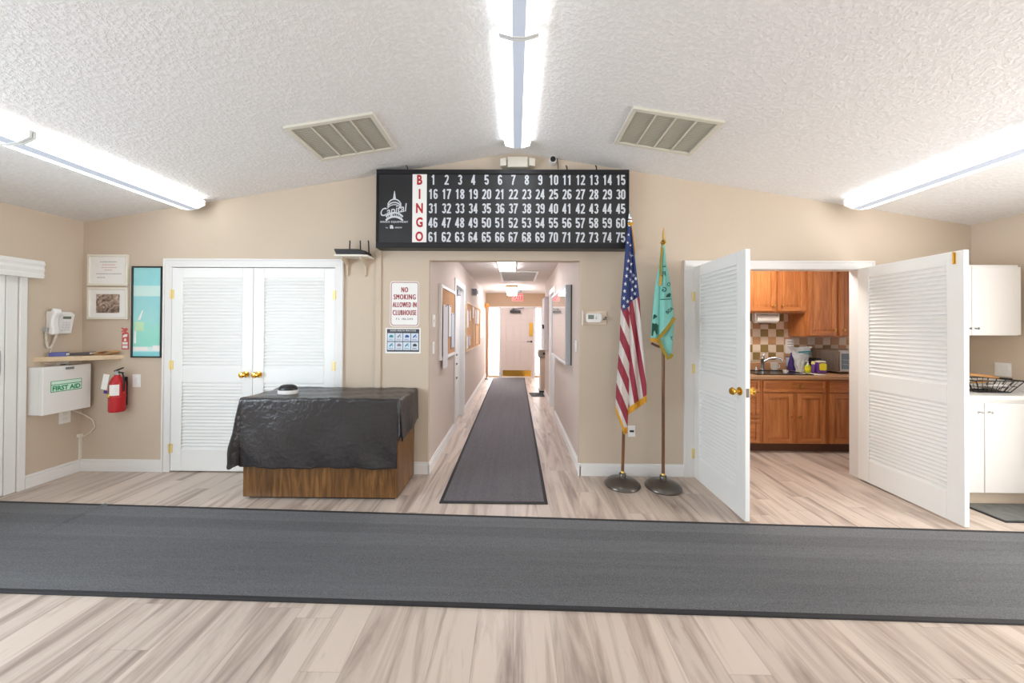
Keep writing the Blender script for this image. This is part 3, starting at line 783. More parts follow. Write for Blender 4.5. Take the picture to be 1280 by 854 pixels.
# emergency light and little camera above the board
t = thing('emergency_light', 'white emergency light with two lamp heads above the bingo board', 'emergency light', (.015, YB, 2.955))
b = MB(); b.box((-.095, -.075, 0), (.095, 0, .10)); b.build('lamp_body', 'offwhite', t, bevel=.006)
for s in (-1, 1):
    b = MB(); b.cbox((s * .130, -.035, .052), (.058, .07, .074), 0, (0, 0, R(16) * s)); b.cyl((s * .09, -.03, .05), (s * .112, -.03, .05), .014, n=10)
    b.build('lamp_head', 'offwhite', t, bevel=.010)
t = thing('wall_camera', 'tiny round black and white camera above the bingo board', 'camera', (.352, YB, 3.035))
b = MB(); b.cyl((0, 0, 0), (0, -.06, 0), .036, .034, n=20); b.build('camera_body', 'white', t, smooth=True)
b = MB(); b.cyl((0, -.0605, 0), (0, -.068, 0), .026, n=20); plab(b.build('lens', 'black', t, smooth=True), 'black lens')
b = MB(); b.tube([(.008, -.01, .03), (.02, -.012, .06), (.045, -.012, .03), (.055, -.012, -.03), (.055, -.012, -.07)], .004, 6); plab(b.build('cable', 'black', t), 'black cable')

# ------------------------------------------------------------------ hall runner, rugs
t = thing('hall_runner', 'long charcoal carpet runner laid down the middle of the hallway', 'runner', (-.168, 6.2, 0))
b = MB(); b.box((-.412, -3.405, 0), (.412, 3.44, .009)); b.build('carpet', 'runner', t)
b = MB()
for a, c in (((-.44, -3.435, 0), (-.412, 3.44, .008)), ((.412, -3.435, 0), (.44, 3.44, .008)), ((-.412, -3.435, 0), (.412, -3.405, .008))): b.box(a, c)
b.build('binding', 'rug_edge', t, bevel=.002)
t = thing('floor_rug', 'wide dark grey runner rug stretched across the room from wall to wall', 'rug', (0, 2.2, 0))
def rug_y(x, e):   # e=0 far edge, 1 near edge
    return (2.558 - .035 * x if e == 0 else 1.748 - .0218 * x) - 2.2
b = MB(); xs = [-4.18 + 8.36 * i / 40 for i in range(41)]
def rz(x, v):
    d = (x + 3.222) / .014
    return .011 + (.014 * math.exp(-d * d) * min(1, max(0, (.5 - v) * 6)))
P = lambda u, v: Vector((-4.15 + 8.33 * u, rug_y(-4.15 + 8.33 * u, 0) * (1 - v) + rug_y(-4.15 + 8.33 * u, 1) * v, rz(-4.15 + 8.33 * u, v)))
b.grid(lambda u, v: P(u, 1 - v * 1.0) if False else P(u, v), 900, 12)
b.f = [f[::-1] for f in b.f]
b.build('carpet', 'rug', t)
b = MB()
for e, s in ((0, 1), (1, -1)):
    q0, q1 = (-4.18, rug_y(-4.18, e)), (4.2, rug_y(4.2, e))
    poly = [(q0[0], q0[1] - s * .012), (q1[0], q1[1] - s * .012), (q1[0], q1[1] + s * .012), (q0[0], q0[1] + s * .012)]
    b.prism(poly, 'Z', 0, .0125)
for x in (-4.15, 4.17):
    b.prism([(x - .015, rug_y(x, 1)), (x + .015, rug_y(x, 1)), (x + .015, rug_y(x, 0)), (x - .015, rug_y(x, 0))], 'Z', 0, .0125)
b.build('binding', 'rug_edge', t, bevel=.003)

# ------------------------------------------------------------------ podium under its cloth
PX0, PX1, PY0, PY1, PH = -2.235, -.960, 2.80, 3.285, .815
t = thing('podium', 'low walnut podium box half covered by a black cloth', 'podium', (0, 0, 0))
b = MB(); b.box((PX0 + .03, PY0 + .03, 0), (PX1 - .03, PY1 - .02, .03)); b.build('plinth', 'black', t)
b = MB(); b.box((PX0, PY0, .022), (PX1, PY0 + .02, PH)); b.build('front_panel', 'walnut', t, bevel=.002)
for x in (PX0, PX1 - .02):
    b = MB(); b.box((x, PY0 + .02, .022), (x + .02, PY1 - .02, PH)); b.build('side_panel', 'walnut', t, bevel=.002)
b = MB(); b.box((PX0 + .02, PY1 - .02, .022), (PX1 - .02, PY1, PH)); b.build('back_panel', 'walnut', t)
b = MB(); b.box((PX0, PY0, PH), (PX1, PY1, PH + .015)); b.build('top', 'walnut', t, bevel=.002)
# cloth
CZ = PH + .021
hw, hd, cxp, cyp = (PX1 - PX0) / 2 + .006, (PY1 - PY0) / 2 + .006, (PX0 + PX1) / 2, (PY0 + PY1) / 2
rnd = random.Random(3)
ph = [rnd.uniform(0, 6.28) for _ in range(8)]
def cloth(a, c):
    # a along x, c along y measured on the cloth from its middle
    ex = max(0, abs(a) - hw); ey = max(0, -c - hd)
    sx = 1 if a > 0 else -1
    x = min(hw, abs(a)) * sx; y = max(-hd, c)
    wr = .004 * (math.sin(a * 23 + c * 9 + ph[0]) + math.sin(c * 31 - a * 7 + ph[1])) + .002 * math.sin(a * 61 + c * 47 + ph[2])
    if ex == 0 and ey == 0:
        return Vector((cxp + x, cyp + y, CZ + wr * .5 + .0015))
    r = math.hypot(ex, ey); rr = .014
    if r < rr * PI / 2:
        dz = rr * (1 - math.cos(r / rr)); o = rr * math.sin(r / rr)
    else: dz = rr + (r - rr * PI / 2); o = rr
    th = math.atan2(ey, ex)              # 0 on a side, pi/2 on the front
    corner = math.sin(2 * th) if ex > 0 and ey > 0 else 0.0
    fold = .016 * math.sin(a * 9 + 1.3 * math.sin(c * 7) + ph[3]) * (ey > 0) + 0.008 * math.sin(a * 21 + c * 14 + ph[4]) * (ey > 0) + .014 * math.sin(c * 19 + ph[5]) * (ex > 0)
    flare = (.030 + (.10 if sx < 0 else .07) * corner ** 1.2) * dz + fold * dz * .9 + .004
    flare += .03 * corner * math.sin(6 * th + 1.0) * min(1, dz * 3)
    dx, dy = math.cos(th) * sx, -math.sin(th)
    if ex == 0: dx, dy = 0, -1
    if ey == 0: dx, dy = sx, 0
    drop = dz * (1 - .10 * corner)
    return Vector((cxp + x + dx * (o + max(.003, flare)) , cyp + y + dy * (o + max(.003, flare)), CZ - drop + wr))
FRONT, LFT = .567, .55
def rdrop(c):                            # right side hangs less, and least at the back
    k = min(1, max(0, (c + hd) / (2 * hd)))
    return (.365 - .07 * k) if c > -hd else .365
def Pc(u, v):
    c = (-hd - FRONT) + v * (2 * hd + FRONT)
    re = rdrop(c)
    if c < -hd:
        k = min(1.0, (-hd - c) / .40)
        re = .365 + (.01 - .365) * max(0, k) ** 1.6
    a = -(hw + LFT) + u * (2 * hw + LFT + re)
    if a < -hw and c < -hd:              # the front left corner is cut round so its tip ends level with the front hem
        ex, ey = -hw - a, -hd - c; r = math.hypot(ex, ey)
        lim = .60
        if r > lim: a = -hw - ex * lim / r; c = -hd - ey * lim / r
    return cloth(a, c)
b = MB(); b.grid(Pc, 150, 110)
tag(b.build('tablecloth', 'vinyl', smooth=True, solid=.003, ang=180), 'black vinyl cloth draped over the walnut podium', 'tablecloth')
# little case on the cloth
p = ony(360, 490, 2.96)
t = thing('small_case', 'small white case with black domed top resting on the black cloth', 'case', (p.x, 2.96, CZ + .005))
b = MB(); b.lathe([(.001, 0), (.080, 0), (.084, .006), (.083, .028), (.075, .034), (.001, .034)], 24, 0, Matrix.Diagonal((1, .72, 1, 1)), caps=False); b.build('case_base', 'white', t, smooth=True)
b = MB(); b.lathe([(.001, .034), (.079, .034), (.078, .048), (.066, .066), (.045, .076), (.001, .080)], 24, 0, Matrix.Diagonal((1, .72, 1, 1)), caps=False); plab(b.build('lid', 'black', t, smooth=True), 'black domed top')

# ------------------------------------------------------------------ things on the back wall, left of the hall
t = thing('cable_raceway', 'tan painted cable cover strip running down the wall from the bingo board', 'cable cover', (-1.33, YB, 0))
b = MB(); b.box((-.027, -.016, .118), (.027, 0, 2.168)); b.build('raceway_cover', 'wall', t, bevel=.004)
def frame_on_wall(name, label, cat, x0, x1, z0, z1, fmat, fw, d=.022):
    t = thing(name, label, cat, ((x0 + x1) / 2, YB, z0)); w = x1 - x0; h = z1 - z0
    b = MB(); b.box((-w/2, -d, 0), (w/2, 0, fw)); b.box((-w/2, -d, h - fw), (w/2, 0, h)); b.box((-w/2, -d, fw), (-w/2 + fw, 0, h - fw)); b.box((w/2 - fw, -d, fw), (w/2, 0, h - fw))
    b.build('frame', fmat, t, bevel=.003)
    return t, w, h
t, w, h = frame_on_wall('certificate_frame', 'cream framed certificate with faint pink lettering, above the framed photograph', 'framed certificate', -4.186, -3.788, 1.812, 2.12, 'offwhite', .022)
b = MB(); b.box((-w/2 + .02, -.010, .02), (w/2 - .02, -.004, h - .02)); b.build('certificate_paper', 'paper', t)
b = MB()
for z, ww, m in ((.235, .16, 0), (.207, .12, 1), (.180, .13, 1), (.155, .075, 1), (.118, .24, 0), (.082, .08, 0)):
    x = -ww / 2 if z != .082 else -.11
    k = x
    while k < -ww/2 + ww if z != .082 else k < -.03:
        l = rnd.uniform(.008, .022); b.box((k, -.0112, z - .004), (k + l, -.0104, z + .004), m); k += l + .006
b.build('faded_lettering', ['ink', 'pinkink'], t)
t, w, h = frame_on_wall('photo_frame', 'cream framed aerial photograph below the framed certificate', 'framed photograph', -4.184, -3.785, 1.485, 1.797, 'offwhite', .022)
b = MB(); b.box((-w/2 + .02, -.010, .02), (w/2 - .02, -.004, h - .02)); b.build('picture_mat', 'paper', t)
b = MB(); b.box((-.118, -.0125, .062), (.112, -.0095, .246)); plab(b.build('photograph', 'aerial', t), 'brown aerial photograph')
t, w, h = frame_on_wall('poster_frame', 'tall teal poster in a thin black frame beside the closet doors', 'framed poster', -3.748, -3.447, 1.112, 2.005, 'black', .014)
b = MB(); b.box((-w/2 + .012, -.012, .012), (w/2 - .012, -.004, h - .012)); b.build('poster', 'poster', t)
b = MB()
for x0, x1, z0, z1, m in ((-.12, -.03, .26, .35, 1), (-.13, .01, .07, .105, 0), (.06, .13, .07, .12, 0), (-.125, -.105, .14, .27, 0)): b.box((x0, -.0126, z0), (x1, -.0119, z1), m)
b.prism([(-.09, .37), (-.065, .37), (-.035, .47), (-.05, .46)], 'Y', -.0126, -.0119, 0)
b.build('pale_shapes', ['paper', pm('pale_yellow_print', (188, 226, 186), .3)], t)
# extinguisher sticker
t = thing('extinguisher_sign', 'small faded red fire extinguisher shaped sign on the wall above the extinguisher', 'sign', (-3.822, YB, 1.19))
b = MB(); b.prism([(-.034, 0), (.036, 0), (.036, .145), (.028, .165), (.012, .172), (.010, .185), (.026, .19), (.016, .212), (-.006, .205), (-.034, .216), (-.042, .206), (-.016, .192), (-.038, .18), (-.034, .17), (-.012, .178), (-.012, .170), (-.030, .160)], 'Y', -.003, 0); b.build('sign_plate', 'fadedred', t)
b = MB()
b.box((-.024, -.0036, .012), (.026, -.003, .04)); b.box((-.026, -.0036, .05), (.026, -.003, .072)); b.prism([(-.012, .082), (.014, .082), (.010, .108), (-.006, .108)], 'Y', -.0036, -.003); b.prism([(-.022, .118), (.02, .126), (.024, .15), (-.006, .148), (-.02, .136)], 'Y', -.0036, -.003)
b.build('symbols', 'paper', t)
# extinguisher
t = thing('fire_extinguisher', 'red fire extinguisher with white tag hung on the wall beside the corner shelf', 'fire extinguisher', (ony(146.5, 500, YB - .075).x, YB - .0757, .60)); t.scale = (.72, .72, .98)
b = MB(); b.lathe([(.001, 0), (.070, 0), (.078, .008), (.080, .02), (.080, .245), (.074, .285), (.055, .325), (.034, .345), (.028, .36), (.001, .36)], 28, 0, None, caps=False); b.build('cylinder', 'extred', t, smooth=True)
b = MB(); b.lathe([(.0805, .135), (.0825, .138), (.0825, .150), (.0805, .153)], 28, 0, None, caps=False); plab(b.build('bracket_strap', 'extred', t, smooth=True), 'red strap')
def wrap_label(r, a0, a1, z0, z1, mat, name, lab):
    b = MB(); P = lambda u, v: Vector((r * math.sin(R(a0 + (a1 - a0) * u)), -r * math.cos(R(a0 + (a1 - a0) * u)), z0 + (z1 - z0) * v))
    b.grid(P, 12, 1); return plab(b.build(name, mat, t), lab)
wrap_label(.0815, -8, 62, .165, .27, 'paper', 'white_label', 'white instruction label')
wrap_label(.0835, -72, -4, .152, .182, 'yellow', 'yellow_label', 'yellow inspection band')
b = MB(); b.lathe([(.026, .35), (.026, .372), (.018, .376), (.018, .392), (.001, .392)], 16); b.box((-.012, -.02, .378), (.012, .02, .40)); b.build('valve', 'lgrey', t, smooth=True)
b = MB(); b.cbox((.02, 0, .412), (.12, .02, .012), 0, (0, R(-16), 0)); b.cbox((.03, 0, .385), (.10, .018, .01), 0, (0, R(8), 0)); plab(b.build('handle', 'black', t, bevel=.002), 'black squeeze handle')
b = MB(); b.tube([(.026, 0, .385), (.075, -.01, .38), (.094, -.01, .34), (.092, 0, .28), (.088, .0, .2)], .009, 8); b.build('hose', 'black', t, smooth=True)
b = MB(); b.cbox((-.062, -.085, .30), (.075, .003, .145), 0, (R(-6), R(7), 0)); plab(b.build('inspection_tag', 'paper', t), 'white inspection tag')
b = MB(); b.cbox((-.05, -.088, .203), (.05, .003, .03), 0, (0, R(7), 0)); plab(b.build('inspection_sticker', 'indigo', t), 'dark sticker')
b = MB(); b.box((-.02, .078, .05), (.02, .105, .33)); b.build('wall_bracket', 'black', t)
# switch plates and outlets
def plate(name, label, cat, loc, rot, w, h, style='rocker', n=1, group=None):
    t = thing(name, label, cat, loc, rot, group)
    b = MB(); b.box((-w/2, -.006, -h/2), (w/2, 0, h/2)); b.build('cover_plate', 'white', t, bevel=.003)
    for i in range(n):
        cx = (i - (n - 1) / 2) * .046
        b = MB()
        if style == 'rocker': b.cbox((cx, -.007, 0), (.032, .006, .066), 0, (R(5), 0, 0)); b.build('rocker_switch', 'white', t, bevel=.001)
        elif style == 'toggle': b.cbox((cx, -.012, .004), (.010, .016, .022), 0, (R(20), 0, 0)); b.build('toggle_switch', 'white', t, bevel=.001)
        elif style == 'outlet':
            b.box((cx - .017, -.009, .008), (cx + .017, -.005, .040)); b.box((cx - .017, -.009, -.040), (cx + .017, -.005, -.008)); b.build('socket', 'offwhite', t, bevel=.002)
        elif style == 'data':
            b.box((cx - .02, -.009, -.008), (cx + .02, -.005, .010)); b.build('jack', 'black', t)
    return t
plate('switch_plate', 'white switch plate on the wall right of the fire extinguisher', 'light switch', (-3.702, YB, .885), 0, .08, .125)
plate('outlet_plate', 'white jack plate with a small black port behind the striped flag', 'wall jack', (1.129, YB, .432), 0, .07, .108, 'data')

# signs
t = thing('no_smoking_sign', 'white sign with red no smoking lettering left of the hall opening', 'sign', (-1.0765, YB, 1.43))
b = MB()
def rrect(w, h, r, x=0, z=0, n=6):
    o = []
    for cx, cz, a0 in ((w/2 - r, r, -90), (w/2 - r, h - r, 0), (-w/2 + r, h - r, 90), (-w/2 + r, r, 180)):
        for i in range(n + 1):
            a = R(a0 + 90 * i / n); o.append((x + cx + r * math.cos(a), z + cz + r * math.sin(a)))
    return o
b.prism(rrect(.284, .44, .03), 'Y', -.004, 0); b.build('sign_plate', 'paper', t)
b = MB(); A = rrect(.268, .424, .026, 0, .008); Bq = rrect(.256, .412, .021, 0, .014); n = len(A)
b.add([(p[0], -.0045, p[1]) for p in A] + [(p[0], -.0045, p[1]) for p in Bq], [(i, (i+1) % n, n + (i+1) % n, n + i) for i in range(n)], 0)
for s, z, w in (('NO', .358, .066), ('SMOKING', .288, .215), ('ALLOWED IN', .212, .234), ('CLUBHOUSE', .135, .232)): [b.text(s, q, z, .050, -.0047 - abs(q - .0022) * .2, w=w - .004, gap=1.22) for q in (-.0022, 0, .0022)]
plab(b.build('red_lettering', pm('dark_red_print', (158, 46, 56), .5), t), 'dark red lettering and border')
b = MB(); b.text('F.S. 386.2045', 0, .074, .018, -.0047, w=.165, bold=.01, gap=1.2); plab(b.build('small_print', 'slate', t), 'small grey print')
b = MB()
for z in (.425, .015): b.cyl((0, -.004, z), (0, -.006, z), .005, n=10)
b.build('screw', 'lgrey', t)
t = thing('health_sign', 'small white and dark sign of eight health pictograms below the no smoking sign', 'sign', (-1.0895, YB, 1.169))
b = MB(); b.box((-.172, -.004, 0), (.172, 0, .247)); b.build('sign_plate', 'paper', t)
b = MB(); b.box((-.157, -.005, .016), (.157, -.004, .236)); b.build('dark_panel', 'slate', t)
b = MB(); b.text('GOOD HEALTH PRACTICES', 0, .221, .015, -.0056, w=.25, bold=.015, gap=1.2); b.build('heading', 'paper', t)
for r in range(2):
    for c in range(4):
        b = MB(); x = -.151 + c * .0765; z = .108 - r * .086 + .010
        b.box((x, -.0056, z), (x + .071, -.005, z + .078)); b.build('pictogram_panel', 'bluepaper', t)
        b = MB(); cx, cz = x + .0355, z + .048; m = [('icon_teal', 'icon_grey', 'icon_blue', 'icon_blue'), ('icon_teal', 'icon_grey', 'icon_teal', 'slate')][r][c]
        if (r + c) % 2 == 0: b.prism([(cx - .02, cz - .012), (cx + .02, cz - .012), (cx + .022, cz + .004), (cx + .004, cz + .016), (cx - .014, cz + .010)], 'Y', -.0062, -.0056)
        else: b.prism([(cx - .018, cz - .016), (cx - .006, cz - .012), (cx + .018, cz + .014), (cx + .008, cz + .018), (cx - .016, cz - .002)], 'Y', -.0062, -.0056); b.cyl((cx + .014, -.0056, cz - .006), (cx + .014, -.0062, cz - .006), .006, n=10)
        for k in range(2): b.box((cx - .024, -.0062, z + .010 + k * .008), (cx + .024 - k * .008, -.0056, z + .013 + k * .008))
        b.build('pictogram', m, t)

# router shelf
t = thing('router_shelf', 'small pale bracket shelf on the wall left of the bingo board', 'shelf', (-1.545, YB, 2.08))
b = MB(); b.prism([(-.165, 0), (.165, 0), (.165, -.145), (.10, -.165), (-.14, -.165), (-.165, -.12)], 'Z', 0, .018); b.build('shelf_board', 'offwhite', t, bevel=.002)
for x in (-.088, .088):
    b = MB(); b.prism([(0, 0), (-.13, 0), (-.125, -.018), (-.03, -.06), (-.014, -.155), (0, -.165)], 'X', x - .008, x + .008); b.build('bracket', 'wall', t, bevel=.002)
t = thing('router', 'black wireless router with three antennas on the small wall shelf', 'router', (-1.54, YB - .085, 2.098))
b = MB(); b.prism([(-.155, .052), (-.13, 0), (.135, 0), (.155, .018), (.14, .035), (.07, .052)], 'Y', -.075, .06); b.build('router_body', 'black', t, bevel=.008)
for x, tl in ((-.055, 2), (.052, -2), (.135, -5)):
    b = MB(); dx = -math.tan(R(tl)) * .1; b.cyl((x, .03, .02), (x - dx, .03, .155), .007, .006, n=8); b.build('antenna', 'black', t, smooth=True)

# thermostat
t = thing('thermostat', 'white thermostat with grey display under a clear lock cover beside the hall opening', 'thermostat', (.765, YB, 1.523))
b = MB(); b.box((-.118, -.008, -.066), (.118, 0, .066)); b.build('cover_base', 'beige_tile', t, bevel=.004)
b = MB(); b.prism([(p[0] - .012, p[1] - .044) for p in rrect(.152, .088, .022)], 'Y', -.035, -.008); b.build('body', 'white', t, bevel=.004)
b = MB(); b.box((-.066, -.037, -.012), (-.012, -.0345, .028)); plab(b.build('display', 'lcd', t), 'grey display')
b = MB(); b.box((.005, -.037, .004), (.016, -.0345, .012)); b.box((.005, -.037, -.012), (.016, -.0345, -.004)); b.build('button', 'grey', t)
b = MB(); b.box((-.122, -.045, -.07), (-.117, 0, .07)); b.build('cover_edge', 'white', t)
b = MB(); b.cbox((.098, -.02, -.012), (.03, .02, .012)); b.cyl((.105, -.008, .006), (.105, -.026, .006), .008, n=10); plab(b.build('lock', 'bronze', t), 'small dark lock')

# ------------------------------------------------------------------ left corner
ZS = 1.148
ZS = 1.14
t = thing('corner_shelf', 'pale wooden corner shelf with curved front below the telephone', 'shelf', (XL, YB, ZS))
b = MB(); pts = [(0, 0), (0, -.335)]
for i in range(11):
    k = i / 10; a = Vector((0, -.335)); c = Vector((.42, 0)); m_ = (a.lerp(c, k)); nrm = Vector((.59, -.81)); m_ = m_ + nrm * .035 * math.sin(PI * k); pts.append((m_.x, m_.y))
b.prism(pts[:1] + pts[1:], 'Z', -.042, 0); b.build('shelf_board', 'maple', t, bevel=.003)
b = MB(); b.box((0, -.29, -.06), (.018, -.02, -.042)); b.box((.02, -.018, -.06), (.37, 0, -.042)); b.build('support_cleat', 'wall', t)
def flat(name, label, cat, x, y, w, d, h, rz, mat, z0=0.0, tilt=0.0):
    t = thing(name, label, cat, (x, y, ZS + z0 + .001), (0, tilt, rz))
    b = MB(); b.box((-w/2, -d/2, 0), (w/2, d/2, h)); b.build('cover', mat, t, bevel=.002)
    b = MB(); b.box((-w/2 + .004, -d/2 + .004, h * .2), (w/2 + .001, d/2 - .002, h * .8)); b.build('pages', 'paper', t)
    return t
flat('folder', 'blue folder lying on the corner shelf under the phone cord', 'folder', -4.165, 3.085, .10, .07, .036, R(35), 'bluefolder')
flat('booklet', 'dark grey booklet lying in the middle of the corner shelf', 'booklet', -4.115, 3.20, .16, .09, .026, R(25), 'greyfolder', 0.0, R(-3))
t = thing('envelope', 'manila envelope with a curled corner at the right end of the corner shelf', 'envelope', (-3.962, 3.262, ZS + .002), (0, 0, R(6)))
b = MB(); b.grid(lambda u, v: Vector(((u - .5) * .19, (v - .5) * .08, .004 + .040 * max(0, u - .35) ** 1.3 * (1.3 - u) * 2 + .010 * math.sin(u * 7))), 20, 6); b.build('envelope_sheet', 'manila', t, smooth=True, solid=.004, ang=180)
b = MB(); b.grid(lambda u, v: Vector(((u - .3) * .15, (v - .5) * .075, .018 + .055 * u * (1.2 - u))), 14, 6); b.build('envelope_flap', 'manila', t, smooth=True, solid=.003, ang=180)
# telephone
p = onx(77, 400, XL)
t = thing('telephone', 'white corded telephone mounted on the wall above the corner shelf', 'telephone', (XL, 3.115, 1.345), LEFT); t.scale = (.84, .9, .96)
b = MB(); b.prism([(0, 0), (-.045, 0), (-.085, .19), (-.05, .215), (0, .215)], 'X', -.075, .105); b.build('phone_base', 'white', t, bevel=.008)
b = MB(); pr = [(-.050, -.005), (-.100, -.008), (-.112, .03), (-.098, .09), (-.104, .15), (-.132, .19), (-.128, .235), (-.085, .245), (-.078, .20)]
b.prism(pr, 'X', -.10, -.042); b.build('handset', 'white', t, bevel=.012, smooth=True)
b = MB(); mx = Matrix.Translation((.0, -.045, 0)) @ Matrix.Rotation(math.atan2(.04, .19), 4, 'X')
b.box((.005, -.005, .148), (.07, .002, .172), 0, mx); plab(b.build('display', 'lcd', t), 'dark display')
b = MB()
for r in range(4):
    for c in range(3): b.box((.008 + c * .026, -.004, .03 + r * .025), (.026 + c * .026, .003, .045 + r * .025), 0, mx)
b.build('keypad', 'lavpaper', t)
b = MB(); b.box((-.105, -.05, .02), (-.075, -.005, .06)); b.build('wall_jack', 'lgrey', t, bevel=.004)
b = MB(); pts = []
path = [(-.095, -.03, .02), (-.092, -.03, -.07), (-.08, -.03, -.125), (-.062, -.03, -.135), (-.045, -.03, -.11), (-.032, -.045, -.04), (-.03, -.06, .0)]
for i in range(241):
    k = i / 240 * (len(path) - 1); j = min(int(k), len(path) - 2); q = Vector(path[j]).lerp(Vector(path[j+1]), k - j); a = i * 1.1
    pts.append(q + Vector((math.cos(a) * .007, math.sin(a) * .007, 0)))
b.tube(pts, .0035, 5); plab(b.build('coiled_cord', 'offwhite', t, smooth=True), 'ivory coiled cord')
b = MB(); b.tube([(-.01, -.02, 0), (-.015, -.015, -.06), (-.035, -.012, -.14), (-.055, -.012, -.208)], .003, 6); b.build('line_cord', 'offwhite', t)
# first aid cabinet
t = thing('first_aid_cabinet', 'white metal first aid cabinet hung on the left wall under the shelf', 'first aid cabinet', (XL, 3.11, .635), LEFT)
b = MB(); b.box((-.168, -.100, 0), (.168, 0, .418)); b.build('cabinet_body', 'white', t, bevel=.004)
b = MB(); b.box((-.170, -.136, -.002), (.170, -.101, .420)); b.build('cabinet_door', 'white', t, bevel=.004)
b = MB(); b.box((-.02, -.148, .385), (.035, -.136, .405)); plab(b.build('latch', 'grey', t, bevel=.002), 'grey latch')
b = MB(); b.box((-.118, -.1375, .19), (.098, -.136, .29)); b.build('sign_plate', 'green', t)
b = MB(); b.box((-.114, -.1383, .196), (.094, -.1375, .252)); b.box((-.114, -.1383, .258), (.094, -.1375, .286)); b.build('sign_panel', 'mint', t)
b = MB(); b.text('FIRST AID', -.01, .223, .044, -.1392, w=.195, bold=.04); b.build('sign_lettering', 'green', t)
plate('jack_plate', 'white jack plate between the corner shelf and the first aid cabinet', 'wall jack', (XL, 3.17, 1.05), LEFT, .085, .11, 'data')
plate('outlet_plate', 'white outlet plate just below the first aid cabinet', 'outlet', (XL, 3.19, .565), LEFT, .085, .13, 'outlet')
t = thing('white_cable', 'thin white cord looping in the corner below the first aid cabinet', 'cord', (XL, YB, 0))
b = MB(); b.tube([(.03, -.10, .62), (.06, -.03, .56), (.13, -.012, .50), (.15, -.010, .43), (.10, -.010, .37), (.04, -.010, .34), (.012, -.012, .345)], .004, 6); b.build('cord', 'offwhite', t, smooth=True)
b = MB(); b.box((0, -.020, .118), (.014, 0, .34)); b.box((0, -.034, .335), (.022, 0, .365)); b.build('cord_cover', 'offwhite', t, bevel=.002)
t = thing('white_cable', 'thin white cord drooping under the corner shelf from the jack plate', 'cord', (XL, 3.17, 1.06))
b = MB(); b.tube([(.014, -.0, .012), (.03, -.06, .010), (.024, -.11, .015), (.018, -.14, .022)], .003, 6); b.tube([(.014, .01, .0), (.03, .05, .005), (.05, .10, -.02)], .003, 6); b.build('cord', 'offwhite', t)

# ------------------------------------------------------------------ flags
def flag_stand(t, bx, by, tx, tz, zb=.0):
    b = MB(); b.lathe([(.001, 0), (.150, 0), (.157, .010), (.152, .026), (.125, .045), (.070, .060), (.036, .066), (.030, .070), (.030, .105), (.024, .112), (.001, .112)], 40, 0, Matrix.Translation((bx, by, 0)), caps=False)
    plab(b.build('stand_base', 'bronze', t, smooth=True, ang=50), 'dark round metal base')
    b = MB(); b.cyl((bx, by, .10), (tx, by, tz), .0135, .0125, n=16); b.build('pole', 'pole', t, smooth=True)
    b = MB(); b.lathe([(.017, .10), (.017, .125), (.013, .13)], 16, 0, Matrix.Translation((bx, by, .0))); b.build('collar', 'gold', t, smooth=True)
def interp(tab, y):
    if y <= tab[0][0]: return tab[0][1]
    for (a, x0), (c, x1) in zip(tab, tab[1:]):
        if y <= c:
            k = (y - a) / (c - a); return x0 + (x1 - x0) * k
    return tab[-1][1]
UY = 3.12
ub = onz(776.5, 605)
utop = ony(787.3, 277, UY)
t = thing('flag', 'stars and stripes flag with gold fringe hanging furled on its pole', 'flag', (0, 0, 0))
flag_stand(t, ub.x + .003, UY, utop.x, utop.z + .02)
b = MB(); b.lathe([(.014, -.06), (.018, -.05), (.018, -.02), (.011, -.014), (.020, .0), (.020, .008), (.008, .016), (.016, .03), (.016, .04), (.009, .075), (.001, .115)], 16, 0, Matrix.Translation((utop.x, UY, utop.z)), caps=False)
plab(b.build('finial', 'chrome', t, smooth=True), 'silver spear finial')
# cloth: left panel L in front, right panel Rr behind it; outlines by height in the photo, folded in depth
L_l = [(283, 785), (300, 782.5), (340, 779.5), (375, 776.5), (430, 774.5), (480, 770.5), (508, 769.5), (540, 775)]
L_r = [(283, 788), (330, 788), (400, 787.5), (450, 787), (500, 786), (540, 784)]
R_l = [(283, 786), (330, 786.5), (400, 785.5), (450, 785), (500, 784), (540, 783)]
R_r = [(283, 789), (300, 791), (340, 795.5), (375, 799.5), (400, 801), (440, 804.5), (480, 808), (540, 809)]
def L_bot(u): return 507 + 29 * min(1, u / .55) ** .8 - 2 * max(0, u - .55)
def R_bot(u): return 512 - 17 * u
def dL(u, v): return UY - .030 - (.018 + .05 * v) * math.sin(PI * u) + .016 * math.sin(u * 9 + v * 2) * v
def dR(u, v): return UY - .020 - (.015 + .038 * v) * abs(math.sin(PI * (u * 1.6 + .1))) + .012 * math.sin(u * 11) * v
def panel(lt, rt, bot, dep, u, v):
    y = 283 + (bot(u) - 283) * v
    x0, x1 = interp(lt, y), interp(rt, y)
    px = x0 + (x1 - x0) * u
    return px, y, ony(px, y, dep(u, v))
def uvL(u, v):
    px, y, _ = panel(L_l, L_r, L_bot, dL, u, v)
    c = (px - 770 - (y - 412) * .40) / 17.0
    return (c + .02, y - (389.5 - abs(px - 779.5) * 2.2 + (max(0, px - 779.5)) * 1.2))
def uvR(u, v):
    px, y, _ = panel(R_l, R_r, R_bot, dR, u, v)
    c = (px - 786.6 - (y - 390) * .165) / 12.7
    return (c, y - (377 - (px - 789) * .65))
b = MB(); b.grid(lambda u, v: panel(L_l, L_r, L_bot, dL, u, v)[2], 28, 110, 0, uvL); b.grid(lambda u, v: panel(R_l, R_r, R_bot, dR, u, v)[2], 28, 110, 0, uvR)
flag_cloth = b.build('flag_cloth', 'stripes', t, smooth=True, solid=.003, ang=180)
star_m = pm('flag_star_white', (222, 222, 226), .8)
